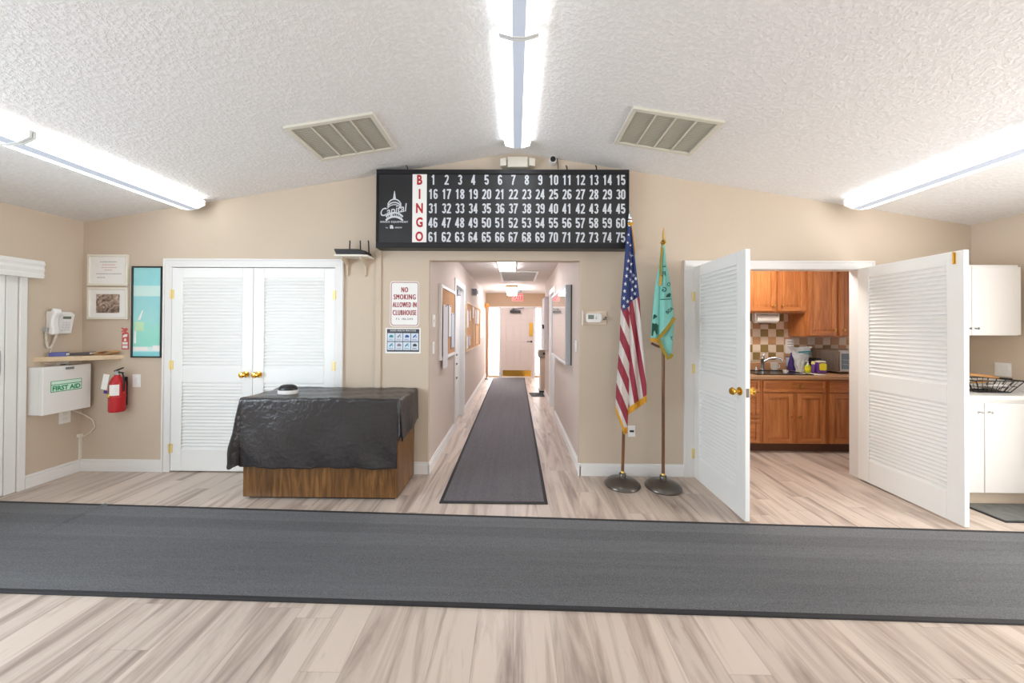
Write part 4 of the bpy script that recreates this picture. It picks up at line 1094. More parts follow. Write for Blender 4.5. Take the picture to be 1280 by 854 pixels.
def star(px, py, r):
    pan = (L_l, L_r, L_bot, dL) if px < 786.6 else (R_l, R_r, R_bot, dR)
    def at(x, y):
        x0, x1 = interp(pan[0], y), interp(pan[1], y); u = (x - x0) / (x1 - x0)
        u = min(1, max(0, u)); v = (y - 283) / (pan[2](u) - 283)
        return ony(x, y, pan[3](u, v) - .0045)
    vs = [at(px, py)]
    tl = random.uniform(-.3, .3)
    for i in range(10):
        rr = r if i % 2 == 0 else r * .42; a = PI / 2 + tl + i * PI / 5
        vs.append(at(px + rr * .8 * math.cos(a), py - rr * math.sin(a)))
    b = MB(); b.add(vs, [(0, 1 + i, 1 + (i + 1) % 10) for i in range(10)]); plab(b.build('star', star_m, t), 'white star')
for x, y in ((157, 205), (150, 265), (172, 285), (165, 350), (180, 365), (155, 405), (178, 430), (147, 465), (172, 485), (192, 515), (142, 520), (212, 540), (165, 548), (190, 565), (133, 580), (210, 600), (187, 625), (127, 635), (205, 655), (122, 690), (180, 690), (150, 715), (120, 752)):
    star(760 + x / 6.11, 260 + y / 6.11, 2.9 if y > 330 else 2.0)
def fringe(pan, u0, u1, h, name, mat, par, n=26, side=0.0):
    b = MB(); vs = []; fs = []
    for i in range(n + 1):
        u = u0 + (u1 - u0) * i / n
        px, y, _ = panel(*pan, u, 1.0); d = pan[3](u, 1.0)
        vs.append(ony(px, y - 1.0, d - .004)); vs.append(ony(px + side, y + h + .8 * math.sin(i * 2.3), d - .008 - .006 * (i % 2)))
    fs = [(2*i, 2*i+2, 2*i+3, 2*i+1) for i in range(n)]
    b.add(vs, fs); return plab(b.build(name, mat, par, solid=.005), 'gold fringe')
fringe((L_l, L_r, L_bot, dL), 0, 1, 6.5, 'fringe', 'fringe', t)
fringe((R_l, R_r, R_bot, dR), .05, 1, 7.5, 'fringe', 'fringe', t)
b = MB(); pts = [ony(787, 276, UY - .02), ony(791.0, 279, UY - .02), ony(791.0, 284, UY - .025), ony(786, 283, UY - .03)]
b.tube([ony(785.5, 279, UY - .025), ony(788, 281, UY - .035), ony(790.5, 279, UY - .025)], .012, 8); b.tube([ony(789, 281, UY - .02), ony(790.5, 290, UY - .02), ony(792.3, 305, UY - .015), ony(793.6, 318, UY - .015)], .0065, 8)
plab(b.build('tassel_cord', 'fringe', t, smooth=True), 'gold cord')

GY = 3.08
gb = onz(826.5, 607.5)
gtop = ony(829.3, 302, GY)
t = thing('flag', 'teal green lodge flag with dark lettering hanging furled on its pole', 'flag', (0, 0, 0))
flag_stand(t, gb.x + .003, GY, gtop.x, gtop.z)
b = MB(); b.lathe([(.014, -.04), (.017, -.03), (.017, .0), (.010, .006), (.018, .018), (.012, .028), (.020, .038), (.009, .055), (.011, .07), (.007, .12), (.001, .165)], 16, 0, Matrix.Translation((gtop.x, GY, gtop.z - .035)), caps=False)
plab(b.build('finial', 'gold', t, smooth=True), 'gold spear finial')
b = MB(); b.tube([ony(826.5, 303, GY - .02), ony(829, 308, GY - .035), ony(832, 303, GY - .02)], .010, 8); b.tube([ony(829, 306, GY - .03), ony(827.5, 310, GY - .03), ony(827, 313, GY - .03)], .009, 8)
plab(b.build('tassel_cord', 'gold', t, smooth=True), 'gold cord')
GB_l = [(306, 828), (340, 826), (357, 825), (372, 824.5), (400, 824), (426, 822.5)]
GB_r = [(306, 831), (330, 833), (345, 836), (360, 838.5), (375, 840), (397, 842.5), (426, 843)]
GA_l = [(306, 826.5), (335, 823.3), (345, 821), (360, 818.5), (380, 816.5), (400, 815), (420, 813.5), (430, 813)]
GA_r = [(306, 829), (340, 828), (360, 827), (400, 826), (430, 825)]
gp = lambda lt, rt, bot, dep: (lambda u, v: None)
def panelg(lt, rt, bot, dep, u, v):
    y = 306 + (bot(u) - 306) * v
    x0, x1 = interp(lt, y), interp(rt, y); px = x0 + (x1 - x0) * u
    return px, y, ony(px, y, dep(u, v))
B_bot = lambda u: 424 - 26 * u
A_bot = lambda u: 425 + 2 * u
dB = lambda u, v: GY - .035 - (.015 + .035 * v) * math.sin(PI * min(1, u * .9)) + .006 * math.sin(u * 9 + v * 3)
dA = lambda u, v: GY - .018 - (.010 + .018 * v) * math.sin(PI * u)
b = MB(); b.grid(lambda u, v: panelg(GB_l, GB_r, B_bot, dB, u, v)[2], 20, 70); b.grid(lambda u, v: panelg(GA_l, GA_r, A_bot, dA, u, v)[2], 14, 70)
# turned-up lower fold C
dC = lambda k: GY - .030 - .02 * k
Cl = [(398, 842), (404, 838), (412, 832), (424, 823.5), (432, 826), (447, 834)]
Cr = [(398, 842.6), (420, 841.5), (436, 840.5), (447, 838)]
def PC(u, v):
    y = 398 + 49 * v; x0, x1 = interp(Cl, y), interp(Cr, y); return ony(x0 + (x1 - x0) * u, y, dC(u) - .012 * math.sin(PI * u))
b.grid(PC, 12, 30)
b.build('flag_cloth', 'teal', t, smooth=True, solid=.003, ang=180)
def ribbon(pts, w, name, mat, lab, dep):
    b = MB(); vs = []
    for i, (x, y) in enumerate(pts):
        a = Vector(pts[min(i+1, len(pts)-1)]) - Vector(pts[max(i-1, 0)]); nn = Vector((-a.y, a.x)).normalized() * w / 2
        vs += [ony(x + nn.x, y + nn.y, dep), ony(x - nn.x, y - nn.y, dep - .003)]
    b.add(vs, [(2*i, 2*i+2, 2*i+3, 2*i+1) for i in range(len(pts) - 1)]); return plab(b.build(name, mat, t, solid=.005), lab)
ribbon([(822.5, 424), (829, 416.5), (836, 408), (843, 397.5)], 4.2, 'fringe', 'olivefringe', 'olive gold fringe', GY - .078)
ribbon([(823.5, 425), (828, 436), (832, 443), (834.5, 448), (838, 446.5), (840.3, 443)], 4.0, 'fringe', 'olivefringe', 'olive gold fringe', GY - .066)
ribbon([(813, 425), (818, 425), (823.5, 427)], 4.6, 'fringe', 'fringe', 'gold fringe', GY - .045)
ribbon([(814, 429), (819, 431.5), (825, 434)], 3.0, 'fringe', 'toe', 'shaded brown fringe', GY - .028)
ribbon([(827.6, 310), (826.6, 322), (825.4, 336), (826.5, 346)], 2.6, 'fringe', 'olivefringe', 'olive gold edge', GY - .066)
ribbon([(826, 345), (825.4, 352), (824.8, 357)], 3.0, 'fringe', 'fringe', 'gold edge', GY - .066)
def glyph(s, px, py, hpx, dep, rot=0, mirror=True, w=None, bold=.03):
    c = ony(px, py, dep); b = MB(); b.text(s, c.x, c.z, hpx * dep / F, dep, rot=R(rot), mirror=mirror, bold=bold, w=(w * dep / F if w else None)); plab(b.build('letter', 'teal_dark', t), 'dark green letter ' + s)
glyph('E', 830.2, 333, 3.6, GY - .088, -88); glyph('P.', 829.5, 342.3, 6, GY - .090, 8); glyph('O', 836, 355.5, 5, GY - .088, -20, w=4); glyph('G', 830.6, 362, 6, GY - .092, -14, w=5.5); glyph('BOA', 837.0, 388, 4.6, GY - .094, 40, w=10, mirror=False)
glyph('7', 839.3, 423, 4.5, GY - .075, 0)
def poly_px(pts, dep):
    b = MB(); b.add([ony(x, y, dep) for x, y in pts], [tuple(range(len(pts)))]); plab(b.build('emblem', 'teal_dark', t), 'dark green printed shape')
poly_px([(832, 371.5), (834, 368), (837.5, 366), (838.8, 368), (838, 371.5)], GY - .090)
poly_px([(825, 374), (839.5, 373.4), (839.5, 374.3), (825, 375)], GY - .0925)
poly_px([(816.2, 399.5), (817, 393.5), (819, 393), (821.8, 396)], GY - .048)
poly_px([(814.2, 420), (815.3, 403.5), (818.5, 405), (820, 404), (822.8, 406.5), (822.3, 417), (820.5, 418.5), (818.5, 413), (817, 414.5), (816, 420)], GY - .048)

# ------------------------------------------------------------------ hallway things
t = thing('switch_plate', 'white light switch on the hall wall left of the near cork board', 'light switch', (HX0, 3.475, 1.49), LEFT)
b = MB(); b.box((-.055, -.008, -.062), (.055, 0, .062)); b.build('cover_plate', 'white', t, bevel=.003)
b = MB()
for x in (-.022, .022): b.cbox((x, -.012, 0), (.012, .014, .024), 0, (R(20), 0, 0))
b.build('toggle_switch', 'offwhite', t)
plate('switch_plate', 'white switch plate low on the hall wall beneath another switch', 'light switch', (HX0, 3.47, 1.215), LEFT, .085, .125, 'rocker')
plate('switch_plate', 'ivory switch plate on the hall wall below the display case', 'light switch', (HX1, 3.58, 1.235), RIGHT, .075, .12, 'rocker')
def cork_board(name, label, y0, y1, z0, z1, fmat):
    t = thing(name, label, 'bulletin board', (HX0, (y0 + y1) / 2, z0), LEFT); w = y1 - y0; h = z1 - z0; f = .035
    b = MB(); b.box((-w/2, -.03, 0), (w/2, 0, f)); b.box((-w/2, -.03, h - f), (w/2, 0, h)); b.box((-w/2, -.03, f), (-w/2 + f, 0, h - f)); b.box((w/2 - f, -.03, f), (w/2, 0, h - f)); b.build('frame', fmat, t, bevel=.003)
    b = MB(); b.box((-w/2 + f, -.016, f), (w/2 - f, 0, h - f)); b.build('cork_panel', 'cork', t)
    return t
cork_board('bulletin_board', 'white framed cork board nearest the hall opening', 3.72, 4.62, 1.06, 1.90, 'trim')
cork_board('bulletin_board', 'large cork board beyond the white hallway door', 5.66, 7.9, 1.0, 1.86, 'maple')
def paper(label, y, z0, w, h, mat, group, out=.018, rot=0.0, cat='paper'):
    t = thing('notice_sheet', label, cat, (HX0, y, z0), LEFT, group)
    b = MB(); b.box((-w/2, -out - .004, 0), (w/2, -out - .002, h)); b.build('sheet', mat, t)
    b = MB(); b.ball((0, -out - .006, h - .012), .007, 8); b.build('push_pin', 'red', t)
    return t
g1 = 'papers on the near cork board'
paper('long grey sheet hanging past the bottom of the near cork board', 3.92, .96, .26, .72, 'lavpaper', g1, .032)
paper('dark backed clipboard sheet in the middle of the near cork board', 4.16, 1.30, .18, .40, 'greyfolder', g1, .018)
paper('white sheet clipped on the dark backing of the near cork board', 4.15, 1.31, .15, .38, 'paper', g1, .038)
paper('white sheet at the far edge of the near cork board', 4.46, 1.16, .2, .45, 'bluepaper', g1, .018)
paper('dark strip of paper low on the near cork board', 4.34, 1.14, .05, .46, 'greyfolder', g1, .018)
g2 = 'papers on the far cork board'
for i, (y, z, w, h, m, lab) in enumerate(((5.86, 1.42, .16, .30, 'paper', 'white notice high at the near end of the far cork board'), (5.84, 1.06, .18, .22, 'bluepaper', 'bluish notice low at the near end of the far cork board'), (6.16, 1.54, .12, .20, 'paper', 'small white notice near the top of the far cork board'), (6.12, 1.10, .14, .18, 'lavpaper', 'grey notice low on the far cork board'), (6.62, 1.60, .24, .22, 'paper', 'white notice at the top middle of the far cork board'), (6.74, 1.05, .18, .62, 'manila', 'tall tan sheet pinned low at the middle of the far cork board'), (7.02, 1.50, .22, .28, 'lavpaper', 'pale notice right of the middle of the far cork board'), (7.30, 1.06, .44, .40, 'manila', 'wide tan sheet low at the far end of the far cork board'), (7.45, 1.50, .3, .30, 'paper', 'white notice high at the far end of the far cork board'))):
    paper(lab, y, z, w, h, m, g2)
paper('white poster sheet on the wall past the far cork board', 8.42, 1.16, .52, .60, 'paper', None, .0, cat='poster')
t = thing('alarm_box', 'small grey and white alarm box high on the hall wall above cork board', 'alarm', (HX0, 6.6, 2.03), LEFT)
b = MB(); b.box((-.07, -.10, 0), (.07, 0, .14)); b.build('alarm_body', 'white', t, bevel=.006)
b = MB(); b.box((-.076, -.095, .01), (-.069, -.01, .13)); b.build('grille', 'grey', t, bevel=.002)
b = MB(); b.cyl((0, -.10, .07), (0, -.112, .07), .04, n=16); b.build('speaker_disc', 'grey', t)
t = thing('standing_pole', 'slim wooden pole with a gold top in the far hall corner', 'pole', (-.775, 9.35, 0))
b = MB(); b.cyl((0, 0, .02), (-.01, 0, 1.98), .020, .018, n=12); b.build('shaft', wood('amber_pole_wood', (150, 96, 60), (178, 122, 82), (200, 146, 104), .4, 'Z', 20), t, smooth=True)
b = MB(); b.lathe([(.001, 0), (.06, 0), (.06, .02), (.02, .04)], 16); b.build('foot', 'bronze', t, smooth=True)
b = MB(); b.ball((-.01, 0, 2.03), .055, 14); b.ball((.04, 0, 2.0), .03, 10); b.ball((-.045, -.01, 1.98), .03, 10); plab(b.build('finial', 'orange', t, smooth=True), 'gold knobbed top')
# right side
t = thing('display_case', 'silver framed glass display case on the right hall wall', 'display case', (HX1, 4.61, 1.00), RIGHT)
w, h, d = 1.47, .915, .072
b = MB(); f = .03
b.box((-w/2, -d, 0), (w/2, 0, f)); b.box((-w/2, -d, h - f), (w/2, 0, h)); b.box((-w/2, -d, f), (-w/2 + f, 0, h - f)); b.box((w/2 - f, -d, f), (w/2, 0, h - f)); b.build('case_frame', 'lgrey', t, bevel=.003)
b = MB(); b.box((-w/2 + f, -d + .008, f), (w/2 - f, -.004, h - f)); b.build('glass_front', 'caseglass', t)
b = MB(); b.box((-w/2 - .02, -d + .02, f), (-w/2 - .002, -.0, h)) if False else b.box((w/2 + .001, -.012, 0), (w/2 + .007, 0, h)); b.build('edge_gap_strip', 'black', t)  # thin black strip draws the dark gap beside the frame as a shape
t = thing('wall_cabinet', 'pale lavender wall cabinet with black latch above the drinking fountain', 'cabinet', (HX1, 7.0, .98), RIGHT)
b = MB(); b.box((-.26, -.055, 0), (.28, 0, 1.05)); b.build('cabinet_body', 'lavpaper', t, bevel=.004)
b = MB(); b.box((-.25, -.068, .01), (.27, -.055, 1.04)); b.build('cabinet_door', 'lavpaper', t, bevel=.003)
b = MB(); b.cbox((.2, -.085, .46), (.05, .03, .08)); b.cbox((.17, -.095, .49), (.12, .02, .03)); b.build('latch', 'black', t, bevel=.003)
t = thing('drinking_fountain', 'beige metal drinking fountain near the end of the hallway', 'drinking fountain', (.655, 7.62, 0))
b = MB(); b.box((-.10, -.14, .04), (.20, .22, .80)); b.build('cabinet', 'beige_tile', t, bevel=.008)
b = MB(); b.prism([(-.15, .80), (-.13, .76), (.2, .76), (.2, .94), (-.14, .94)], 'Y', -.17, .24); b.build('basin', 'steel', t, bevel=.012)
b = MB(); b.box((-.05, -.176, .83), (.12, -.165, .88)); plab(b.build('push_bar', 'black', t, bevel=.004), 'dark push bar')
b = MB(); b.tube([(.0, .0, .94), (-.0, .0, .99), (-.03, .0, 1.0)], .012, 8); b.build('spout', 'chrome', t, smooth=True)
b = MB(); b.box((-.12, -.12, 0), (.2, .22, .04)); b.build('foot_plinth', 'black', t)
t = thing('floor_mat', 'small dark grey mat on the hall floor before the drinking fountain', 'mat', (.47, 7.24, 0))
b = MB(); b.prism([(-.12, -.2), (.145, -.2), (.145, .2), (-.17, .2)], 'Z', 0, .008); b.build('mat_pile', 'rug_edge', t, bevel=.002)
b = MB(); b.box((-.11, -.212, 0), (.145, -.2, .006)); b.build('mat_edge', 'black', t)
# ceiling items in the hall
t = thing('ceiling_light', 'bright square fixture on the hall ceiling just inside the opening', 'ceiling light', (-.13, 5.1, HZ), 0, 'hall ceiling lights')
b = MB(); b.box((-.14, -.52, -.022), (.14, .50, 0)); b.build('housing', 'lampwhite', t, bevel=.004)
b = MB(); b.box((-.125, -.49, -.048), (.125, .47, -.02)); b.build('lens', 'halltube', t, bevel=.01)
t = thing('ceiling_light', 'small bright box fixture on the hall ceiling near the exit sign', 'ceiling light', (-.085, 8.3, HZ), 0, 'hall ceiling lights')
b = MB(); b.box((-.13, -.5, -.05), (.13, .5, 0)); b.build('housing', 'cork', t, bevel=.004)
b = MB(); b.box((-.12, -.48, -.15), (.12, .48, -.05)); b.build('lens', 'halltube', t, bevel=.01)
ceil_vent('ceiling_vent', 'white return vent in the hall ceiling behind the first hall light', .06, 6.45, HZ, 0, .68, 1.2, None, 1, 'trim', 'offwhite')
t = thing('smoke_detector', 'small round detector on the hall ceiling beside the exit sign', 'smoke detector', (.09, 8.9, HZ))
b = MB(); b.lathe([(.001, -.05), (.05, -.05), (.075, -.03), (.08, 0)], 18, 0, None, caps=False); b.build('detector_body', 'grey', t, smooth=True)
b = MB(); b.ball((0, 0, -.05), .012, 8); b.build('indicator', 'black', t)
t = thing('exit_sign', 'red exit sign on the end wall above the entrance door', 'exit sign', (.06, HY, 2.17))
b = MB(); b.box((-.16, -.06, 0), (.16, 0, .21)); b.build('sign_box', 'exitface', t, bevel=.006)
b = MB(); b.box((-.145, -.062, .015), (.145, -.06, .195)); b.build('sign_face', 'exitred', t)
b = MB(); b.text('EXIT', 0, .105, .125, -.0635, w=.25, bold=.02); b.build('lettering', 'exitface', t)

# ------------------------------------------------------------------ kitchen
KF = 3.97                                 # base cabinet face
def panel_door(parent, name, x0, x1, z0, z1, y, mat='oak', kn=None, f=.052, kmat='gold', rail='oak_h'):
    b = MB(); d = .02
    b.box((x0, y - d, z0), (x0 + f, y, z1), 0); b.box((x1 - f, y - d, z0), (x1, y, z1), 0); b.box((x0 + f, y - d, z0), (x1 - f, y, z0 + f), 1); b.box((x0 + f, y - d, z1 - f), (x1 - f, y, z1), 1)
    b.box((x0 + f, y - d * .45, z0 + f), (x1 - f, y, z1 - f), 0)
    if z1 - z0 > .3: b.box((x0 + f + .02, y - d * .7, z0 + f + .02), (x1 - f - .02, y, z1 - f - .02), 0)
    o = b.build(name, [mat, rail], parent, bevel=.004)
    for k in (kn or []):
        b = MB(); b.lathe([(.006, 0), (.006, .014), (.016, .02), (.015, .028), (.001, .031)], 12, 0, Matrix.Translation((k[0], y - d, k[1])) @ Matrix.Rotation(R(90), 4, 'X'), caps=False)
        b.build('knob', kmat, o, smooth=True)
    return o
def base_cab(label, x0, x1, fronts, toe=True):
    t = thing('base_cabinet', label, 'cabinet', (0, 0, 0), 0, 'oak base cabinets in the kitchen')
    b = MB(); b.box((x0, KF, .105), (x1, KY - .01, .845)); b.build('carcass', 'oak', t, bevel=.002)
    b = MB(); b.box((x0, KF + .06, 0), (x1, KY - .02, .105)); plab(b.build('toe_kick', 'toe', t), 'dark toe kick')
    for fr in fronts: panel_door(t, *fr)
    return t
base_cab('oak drawer cabinet partly hidden behind the open kitchen door', 2.36, 2.832, [('drawer', 2.40, 2.812, .70, .835, KF, 'oak_h', [(2.6, .77)], .03), ('drawer', 2.40, 2.812, .40, .685, KF, 'oak_h', [(2.6, .55)], .04), ('drawer', 2.40, 2.812, .115, .385, KF, 'oak_h', [(2.6, .25)], .04)])
base_cab('oak sink base cabinet with two doors below the faucet', 2.832, 3.588, [('false_drawer_front', 2.854, 3.560, .70, .835, KF, 'oak_h', [(3.185, .772), (3.265, .772)], .03), ('cabinet_door', 2.854, 3.192, .115, .685, KF, 'oak', [(3.17, .42)]), ('cabinet_door', 3.238, 3.560, .115, .685, KF, 'oak', [(3.262, .42)])])
base_cab('oak base cabinet below the toaster oven', 3.588, 4.3, [('drawer', 3.612, 4.25, .70, .835, KF, 'oak_h', [(3.93, .77)], .03), ('cabinet_door', 3.612, 4.25, .115, .685, KF, 'oak', [(4.2, .42)])])
t = thing('countertop', 'tan laminate kitchen countertop along the oak base cabinets', 'countertop', (0, 0, .846))
b = MB(); b.box((2.36, KF - .03, 0), (4.3, KY - .008, .04)); b.build('worktop', 'counter', t, bevel=.006)
b = MB(); b.box((2.36, KY - .03, .04), (4.3, KY - .002, .135)); b.build('upstand', 'counter', t, bevel=.004)
CT = .886
# tiles
b = MB(); b.box((2.30, KY - .006, 1.0), (4.6, KY, 1.95), 0); ts = .1025
rt = random.Random(8)
for i in range(22):
    for j in range(9):
        x = 2.33 + ts * i; z = 1.012 + ts * j
        dark = (i + j) % 2 == 0
        m = (2 if rt.random() < .62 else 3) if dark else 1
        if dark and z > 1.5: m = 3
        b.box((x + .003, KY - .010, z + .003), (x + ts - .003, KY - .004, z + ts - .003), m)
struct(b.build('trim_3', ['grout', 'beige_tile', 'tan_tile', 'olive_tile'], bevel=0), 'checkered beige, tan and olive tile backsplash in the kitchen', 'backsplash')
def upper(label, x0, x1, z0, fronts, side=True):
    t = thing('wall_cabinet', label, 'cabinet', (0, 0, 0), 0, 'oak wall cabinets in the kitchen')
    b = MB(); b.box((x0, 4.29, z0), (x1, KY - .012, 2.40)); b.build('carcass', 'oak', t, bevel=.002)
    for fr in fronts: panel_door(t, *fr)
    return t
upper('short oak wall cabinet above the faucet', 2.55, 3.612, 1.625, [('cabinet_door', 2.90, 3.235, 1.645, 2.37, 4.29, 'oak', [(3.195, 1.715)]), ('cabinet_door', 3.262, 3.60, 1.645, 2.37, 4.29, 'oak', [(3.298, 1.715)]), ('cabinet_door', 2.56, 2.88, 1.645, 2.37, 4.29)])
upper('taller oak wall cabinet above the toaster oven', 3.614, 4.36, 1.33, [('cabinet_door', 3.632, 3.985, 1.345, 2.37, 4.29, 'oak', [(3.945, 1.415)]), ('cabinet_door', 4.02, 4.345, 1.345, 2.37, 4.29, 'oak', [(4.06, 1.415)])])
# paper towel holder
p0 = ony(941, 398, 4.42); p1 = ony(970, 398, 4.42)
t = thing('paper_towel_holder', 'white paper towel roll mounted under the short oak cabinet', 'paper towel holder', ((p0.x + p1.x) / 2, 4.40, 1.55))
w = p1.x - p0.x
b = MB(); b.cyl((-w/2 + .015, 0, .0), (w/2 - .015, 0, .0), .052, n=24); b.build('paper_roll', 'paper', t, smooth=True)
b = MB()
for s in (-1, 1): b.box((s * w/2 - .008, -.03, -.02), (s * w/2 + .008, .03, .075))
b.box((-w/2, -.03, .06), (w/2, .03, .075)); b.build('bracket', 'white', t, bevel=.003)
b = MB(); b.box((-.06, -.02, -.066), (.06, .03, -.052)); b.build('cut_edge', 'toe', t)
# sink
t = thing('kitchen_sink', 'dark sink set into the tan kitchen countertop', 'sink', (3.16, 4.22, CT))
b = MB(); b.box((-.33, -.20, 0), (.33, -.17, .012)); b.box((-.33, .17, 0), (.33, .22, .012)); b.box((-.33, -.17, 0), (-.30, .17, .012)); b.box((.30, -.17, 0), (.33, .17, .012)); b.build('rim', 'sink', t, bevel=.005)
b = MB(); b.box((-.30, -.17, .0), (.30, .17, .004)); b.build('bowl', 'sink', t)
fx = ony(953.5, 467, 4.40)
t = thing('faucet', 'chrome single lever kitchen faucet behind the sink', 'faucet', (fx.x, 4.41, CT + .012))
b = MB(); b.lathe([(.035, 0), (.035, .012), (.024, .02), (.022, .13), (.028, .14), (.026, .17), (.012, .18), (.001, .18)], 18, 0, None, caps=False); b.build('faucet_body', 'chrome', t, smooth=True)
b = MB(); b.tube([(.01, -.01, .11), (.06, -.03, .15), (.13, -.06, .165), (.175, -.08, .15), (.185, -.085, .125)], .014, 10); b.build('spout', 'chrome', t, smooth=True)
b = MB(); b.tube([(0, 0, .175), (.03, 0, .21), (.085, 0, .235)], .008, 8); b.build('lever', 'chrome', t, smooth=True)
fx = ony(945, 467, 4.42)
t = thing('soap_dispenser', 'tiny chrome sprayer cap at left of the faucet', 'sprayer', (fx.x, 4.42, CT + .012))
b = MB(); b.lathe([(.018, 0), (.018, .01), (.012, .02), (.013, .04), (.001, .045)], 12, 0, None, caps=False); b.build('sprayer_cap', 'chrome', t, smooth=True)
def on_counter(px, y): return ony(px, 465, y).x
t = thing('mug', 'white mug standing on the far rim of the kitchen sink', 'mug', (on_counter(968.5, 4.43), 4.44, CT + .012))
b = MB(); b.lathe([(.001, 0), (.03, 0), (.04, .015), (.042, .09), (.038, .09), (.034, .02), (.001, .012)], 18, 0, None, caps=False); b.build('mug_body', 'white', t, smooth=True)
b = MB(); b.tube([(.04, 0, .07), (.065, 0, .065), (.068, 0, .035), (.04, 0, .025)], .006, 8); b.build('handle', 'white', t, smooth=True)
t = thing('mug', 'small white cup sitting in front of the dark kitchen sink', 'mug', (on_counter(981.5, 4.12), 4.12, CT + .013))
b = MB(); b.lathe([(.001, 0), (.02, 0), (.028, .035), (.025, .035), (.001, .01)], 16, 0, None, caps=False); b.build('mug_body', 'white', t, smooth=True)
b = MB(); b.tube([(.026, 0, .03), (.04, 0, .022), (.024, 0, .01)], .004, 6); b.build('handle', 'white', t)
t = thing('detergent_bottle', 'tall indigo cone-shaped bottle beside the clear bag', 'bottle', (on_counter(989.5, 4.485), 4.485, CT + .002))
b = MB(); b.lathe([(.001, 0), (.046, 0), (.048, .01), (.036, .09), (.020, .17), (.012, .20), (.001, .20)], 18, 0, None, caps=False); b.build('bottle_body', 'indigo', t, smooth=True)
b = MB(); b.lathe([(.013, .20), (.013, .222), (.005, .232), (.001, .232)], 12, 0, None, caps=False); b.build('cap', 'indigo', t, smooth=True)
t = thing('plastic_bag', 'crumpled clear plastic bag with blue printing on the counter', 'plastic bag', (on_counter(1000.5, 4.34), 4.34, CT + .002))
b = MB()
def bagp(u, v):
    a = u * 2 * PI; r = .86 * (.042 + .028 * math.sin(min(1, v * 1.0) * PI * .55) + .03 * max(0, v - .8) * 4) * (1 + .12 * math.sin(5 * a + v * 7) + .08 * math.sin(9 * a - v * 11))
    return Vector((r * 1.25 * math.cos(a) * (1 + .3 * v), r * .7 * math.sin(a), .31 * v + .008 * math.sin(3 * a) * v))
b.grid(bagp, 36, 24); b.build('bag_film', 'bag', t, smooth=True, ang=180)
b = MB(); b.cbox((-.01, -.075, .255), (.16, .004, .02), 0, (R(10), R(-4), 0)); b.cbox((.03, -.078, .23), (.10, .004, .012), 0, (0, R(6), 0)); b.build('blue_print', 'icon_teal', t)
t = thing('wall_notice', 'white paper notice taped to the tiles behind the clear bag', 'notice', (ony(986, 440, KY).x, KY - .011, 1.10))
b = MB(); b.box((-.055, -.003, 0), (.055, 0, .19)); b.build('sheet', 'paper', t)
b = MB()
for k in range(3): b.box((-.03, -.0036, .15 - k * .03), (.045, -.003, .157 - k * .03))
b.build('writing', 'icon_grey', t)
t = thing('wall_card', 'small pale card with dark top edge under the paper notice', 'card', (ony(984.5, 447, KY).x, KY - .036, .905))
b = MB(); b.box((-.048, -.004, .03), (.048, 0, .155)); b.build('sheet', 'bluepaper', t)
b = MB(); b.box((-.05, -.006, .15), (.05, .001, .16)); b.build('clip_edge', 'slate', t)
t = thing('dish_rack', 'dark wire dish rack between the clear bag and soap bottle', 'dish rack', (3.822, 4.44, CT + .002))
b = MB()
for i in range(5):
    x = -.06 + i * .03; b.tube([(x, -.05, 0), (x, -.055, .16), (x, .07, .16), (x, .08, 0)], .003, 6)
b.tube([(-.07, -.055, .16), (.07, -.055, .16), (.07, .07, .16), (-.07, .07, .16), (-.07, -.055, .16)], .004, 6); b.tube([(-.07, -.055, .01), (.07, -.055, .01), (.07, .08, .01), (-.07, .08, .01), (-.07, -.055, .01)], .004, 6); b.build('wire_frame', 'black', t)
b = MB(); b.box((-.075, .02, .03), (.07, .045, .15)); b.build('cutlery_tray', 'slate', t, bevel=.004)
t = thing('soap_bottle', 'small lime yellow soap bottle with pump on the kitchen counter', 'bottle', (on_counter(1009.8, 4.26), 4.26, CT + .002))
b = MB(); b.lathe([(.001, 0), (.028, 0), (.031, .01), (.031, .075), (.018, .095), (.001, .096)], 18, 0, None, caps=False); b.build('bottle_body', 'lime', t, smooth=True)
b = MB(); b.lathe([(.012, .095), (.012, .115), (.005, .12), (.005, .14), (.001, .14)], 12, 0, None, caps=False); b.cbox((-.01, 0, .14), (.035, .012, .008)); b.build('pump', 'paper', t)
b = MB(); b.lathe([(.0315, .03), (.0315, .065)], 18, 0, None, caps=False); b.build('label', 'yellow', t)
t = thing('detergent_bottle', 'slim purple bottle with pale yellow cap beside the purple tub', 'bottle', (on_counter(1016.4, 4.20), 4.20, CT + .002))
b = MB(); b.lathe([(.001, 0), (.016, 0), (.018, .01), (.018, .10), (.012, .115), (.001, .115)], 14, 0, None, caps=False); b.build('bottle_body', 'purple', t, smooth=True)
b = MB(); b.lathe([(.018, .11), (.020, .115), (.016, .145), (.001, .148)], 14, 0, None, caps=False); b.build('cap', pm('pale_yellow_cap', (232, 222, 150), .4), t, smooth=True)
t = thing('detergent_tub', 'purple detergent tub with a large yellow label', 'tub', (on_counter(1025, 4.20), 4.20, CT + .002))
b = MB(); b.box((-.055, -.04, 0), (.055, .04, .13)); b.build('tub_body', 'purple', t, bevel=.015)
b = MB(); b.prism(rrect(.085, .085, .02, 0, .04), 'Y', -.043, -.0405); b.build('yellow_label', 'yellow', t)
b = MB(); b.box((-.04, -.035, .13), (.045, .035, .152)); b.build('lid', 'offwhite', t, bevel=.008)
t = thing('folded_paper', 'white folded paper lying in front of the purple detergent tub', 'paper', (on_counter(1012, 4.10), 4.10, CT + .002))
b = MB(); b.prism([(-.09, .03), (.06, -.07), (.12, -.07), (.05, .04)], 'Z', 0, .006); b.build('sheet', 'paper', t)
b = MB(); b.prism([(-.05, .03), (.06, -.05), (.10, -.05), (.03, .035)], 'Z', .0062, .010); b.build('folded_sheet', 'lavpaper', t)
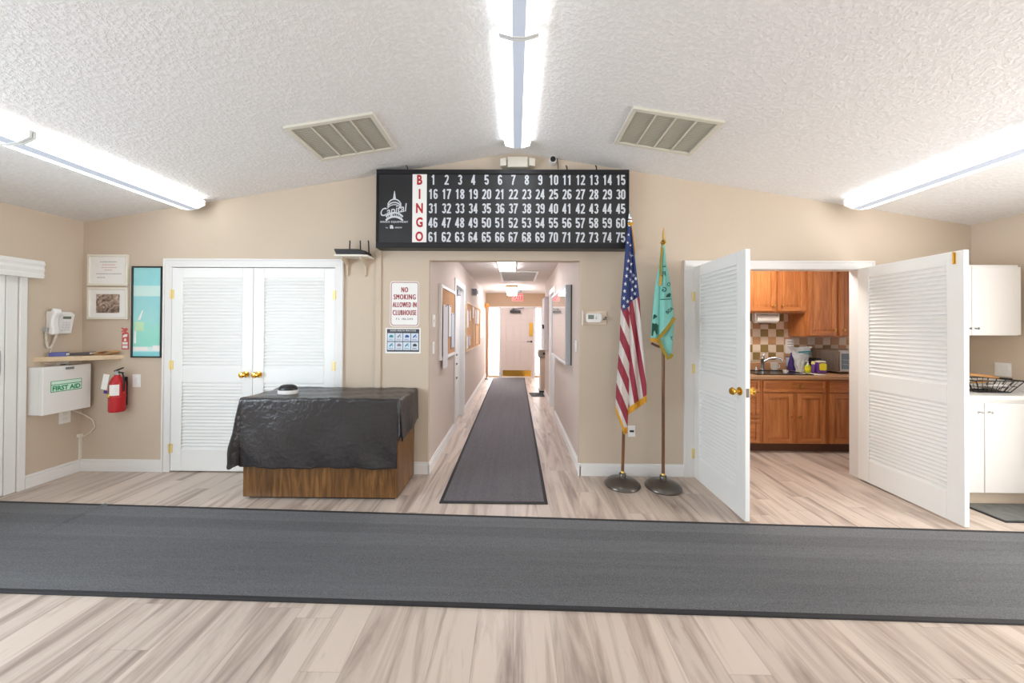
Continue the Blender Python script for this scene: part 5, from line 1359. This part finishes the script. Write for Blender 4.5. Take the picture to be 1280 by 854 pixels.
# microwave behind, toaster oven in front
x0, x1, y0, y1 = 3.905, 4.285, 4.175, 4.535
t = thing('toaster_oven', 'steel toaster oven with ribbed side and dark glass door on the counter', 'toaster oven', (x0, y0, CT + .002))
w, d = x1 - x0, y1 - y0
b = MB(); b.box((0, 0, .015), (w, d, .285)); b.build('case', 'steel', t, bevel=.010)
b = MB()
for i in range(13): b.box((-.004, .03 + i * .025, .03), (.001, .042 + i * .025, .27))
b.build('ribbed_panel', 'steel', t, bevel=.001)
b = MB(); b.box((.015, -.014, .03), (w - .10, 0, .268)); o = b.build('door', 'steel', t, bevel=.005)
b = MB(); b.box((.035, -.017, .055), (w - .14, -.014, .245)); b.build('door_glass', 'glass_dark', o)
b = MB()
for z in (.11, .165): b.box((.04, -.0185, z), (w - .145, -.017, z + .005))
b.build('rack', 'lgrey', o)
for z in (.085, .15, .215):
    b = MB(); b.cyl((w - .05, 0, z), (w - .05, -.018, z), .017, n=12); b.build('knob', 'lgrey', t, smooth=True)
for sx in (.03, w - .03):
    b = MB(); b.cyl((sx, .03, 0), (sx, .03, .016), .012, n=10); b.build('foot', 'black', t)
# kitchen ceiling lamp put in for its light (out of sight above the door head)
t = thing('ceiling_light', 'unseen light added on the kitchen ceiling above the door head', 'ceiling light', (2.7, 3.66, KZ))
b = MB(); b.box((-.62, -.14, -.03), (.62, .14, 0)); b.build('housing', 'lampwhite', t, bevel=.004)
b = MB(); b.box((-.60, -.125, -.08), (.60, .125, -.03)); b.build('lens', 'kitchentube', t, bevel=.01)

# ------------------------------------------------------------------ white cabinets at right
WY = 2.82
t = thing('base_cabinet', 'white base cabinet in the right corner behind the open door', 'cabinet', (0, 0, 0))
b = MB(); b.box((3.42, WY, .105), (XR - .004, YB - .018, .862)); b.build('carcass', 'white', t, bevel=.002)
b = MB(); b.box((3.42, WY + .03, 0), (XR - .02, YB - .03, .105)); plab(b.build('toe_kick', 'wall', t), 'tan toe kick')
for x0, x1, kx in ((3.44, 3.792, 3.755), (3.80, 4.36, 3.835)):
    b = MB(); b.box((x0, WY - .02, .112), (x1, WY, .835)); o = b.build('cabinet_door', 'white', t, bevel=.003)
    b = MB(); b.lathe([(.005, 0), (.005, .012), (.012, .018), (.001, .026)], 12, 0, Matrix.Translation((kx, WY - .02, .765)) @ Matrix.Rotation(R(90), 4, 'X'), caps=False); b.build('knob', 'lgrey', o, smooth=True)
t = thing('countertop', 'white laminate countertop on the white corner cabinet', 'countertop', (0, 0, .863))
b = MB(); b.box((3.42, WY - .035, 0), (XR - .003, YB - .002, .035)); b.build('worktop', 'white', t, bevel=.005)
b = MB(); b.box((3.42, YB - .02, .035), (XR - .02, YB - .002, .12)); b.box((XR - .02, WY, .035), (XR - .003, YB - .002, .12)); b.build('upstand', 'white', t, bevel=.003)
t = thing('wall_cabinet', 'white wall cabinet above the white counter at right', 'cabinet', (0, 0, 0))
b = MB(); b.box((3.55, 2.96, 1.38), (4.30, YB - .004, 1.985)); b.build('carcass', 'white', t, bevel=.002)
for x0, x1, kx in ((3.555, 3.88, 3.85), (3.886, 4.295, 3.915)):
    b = MB(); b.box((x0, 2.94, 1.385), (x1, 2.96, 1.965)); o = b.build('cabinet_door', 'white', t, bevel=.003)
    b = MB(); b.lathe([(.005, 0), (.005, .012), (.011, .018), (.001, .026)], 12, 0, Matrix.Translation((kx, 2.94, 1.44)) @ Matrix.Rotation(R(90), 4, 'X'), caps=False); b.build('knob', 'grey', o, smooth=True)
plate('switch_plate', 'white double plate on the right wall above the wire basket', 'light switch', (XR, 3.10, 1.075), RIGHT, .105, .12, 'rocker', 2)
t = thing('wire_basket', 'black wire basket of packets on the white counter', 'basket', (4.03, 2.985, .899))
b = MB()
def ring(w, d, z, r): b.tube([(-w, -d, z), (w, -d, z), (w, d, z), (-w, d, z), (-w, -d, z)], r, 6)
ring(.13, .075, .006, .004); ring(.20, .11, .105, .005); ring(.165, .092, .055, .002)
for i in range(9):
    k = -1 + i / 4
    for s in (-1, 1): b.tube([(k * .13, s * .075, .006), (k * .20, s * .11, .105)], .0018, 5)
for i in range(5):
    k = -1 + i / 2
    for s in (-1, 1): b.tube([(s * .13, k * .075, .006), (s * .20, k * .11, .105)], .0035, 5)
    b.tube([(-.13, k * .075, .006), (.13, k * .075, .006)], .003, 5)
b.build('wire_frame', 'black', t)
b = MB(); b.box((.17, -.03, .10), (.215, .03, .118)); b.box((-.215, -.03, .10), (-.17, .03, .118)); b.build('handle', 'black', t, bevel=.003)
for i, (x, y, z, rz, ry, m, lab) in enumerate(((.0, -.03, .030, 12, 8, 'foil', 'silver packet at the left in the wire basket'), (.06, -.045, .052, -14, -6, 'paper', 'white packet in the middle of the wire basket'), (.115, -.01, .045, 24, 14, 'icon_grey', 'greyish packet at the right in the wire basket'), (.03, .035, .075, -8, -10, 'manila', 'tan packet on top in the wire basket'))):
    t = thing('snack_packet', lab, 'packet', (4.03 + x, 2.985 + y, .899 + z), (0, R(ry), R(rz)), 'packets in the wire basket')
    b = MB(); b.grid(lambda u, v: Vector(((u - .5) * .11, (v - .5) * .07, .012 * math.sin(PI * u) * math.sin(PI * v) + .004 * math.sin(u * 13 + v * 9))), 12, 8); b.grid(lambda u, v: Vector(((.5 - u) * .11, (v - .5) * .07, -.008 * math.sin(PI * u) * math.sin(PI * v))), 12, 8); b.build('wrapper', m, t, smooth=True, ang=180)
    b = MB(); b.box((-.06, -.035, -.001), (-.054, .035, .001)); b.box((.054, -.035, -.001), (.06, .035, .001)); b.build('crimped_seal', m, t)
    t.scale = (1.05, 1.0, 1.3)
t = thing('brown_board', 'flat brown card lying across the top of the wire basket', 'card', (4.03, 3.03, 1.024), (0, R(6), R(-4)))
b = MB(); b.prism([(-.13, -.08), (.13, -.05), (.10, .08), (-.13, .08)], 'Z', 0, .012); b.build('card_sheet', 'brownitem', t, bevel=.002)
b = MB(); b.prism([(-.125, -.07), (.10, -.045), (.08, .07), (-.125, .07)], 'Z', .0121, .02); b.build('folded_sheet', 'brownitem', t, bevel=.002)
t = thing('floor_mat', 'mottled grey green mat in front of the white base cabinet', 'mat', (3.98, 2.722, 0))
b = MB(); b.prism([(-.32, -.132), (.36, -.132), (.36, .118), (-.32, .118)], 'Z', 0, .010); b.build('mat_pile', 'mat_green', t, bevel=.002)
b = MB(); b.box((-.34, -.15, 0), (.36, -.132, .008)); b.box((-.34, -.132, 0), (-.32, .118, .008)); b.build('mat_edge', 'rug_edge', t, bevel=.002)
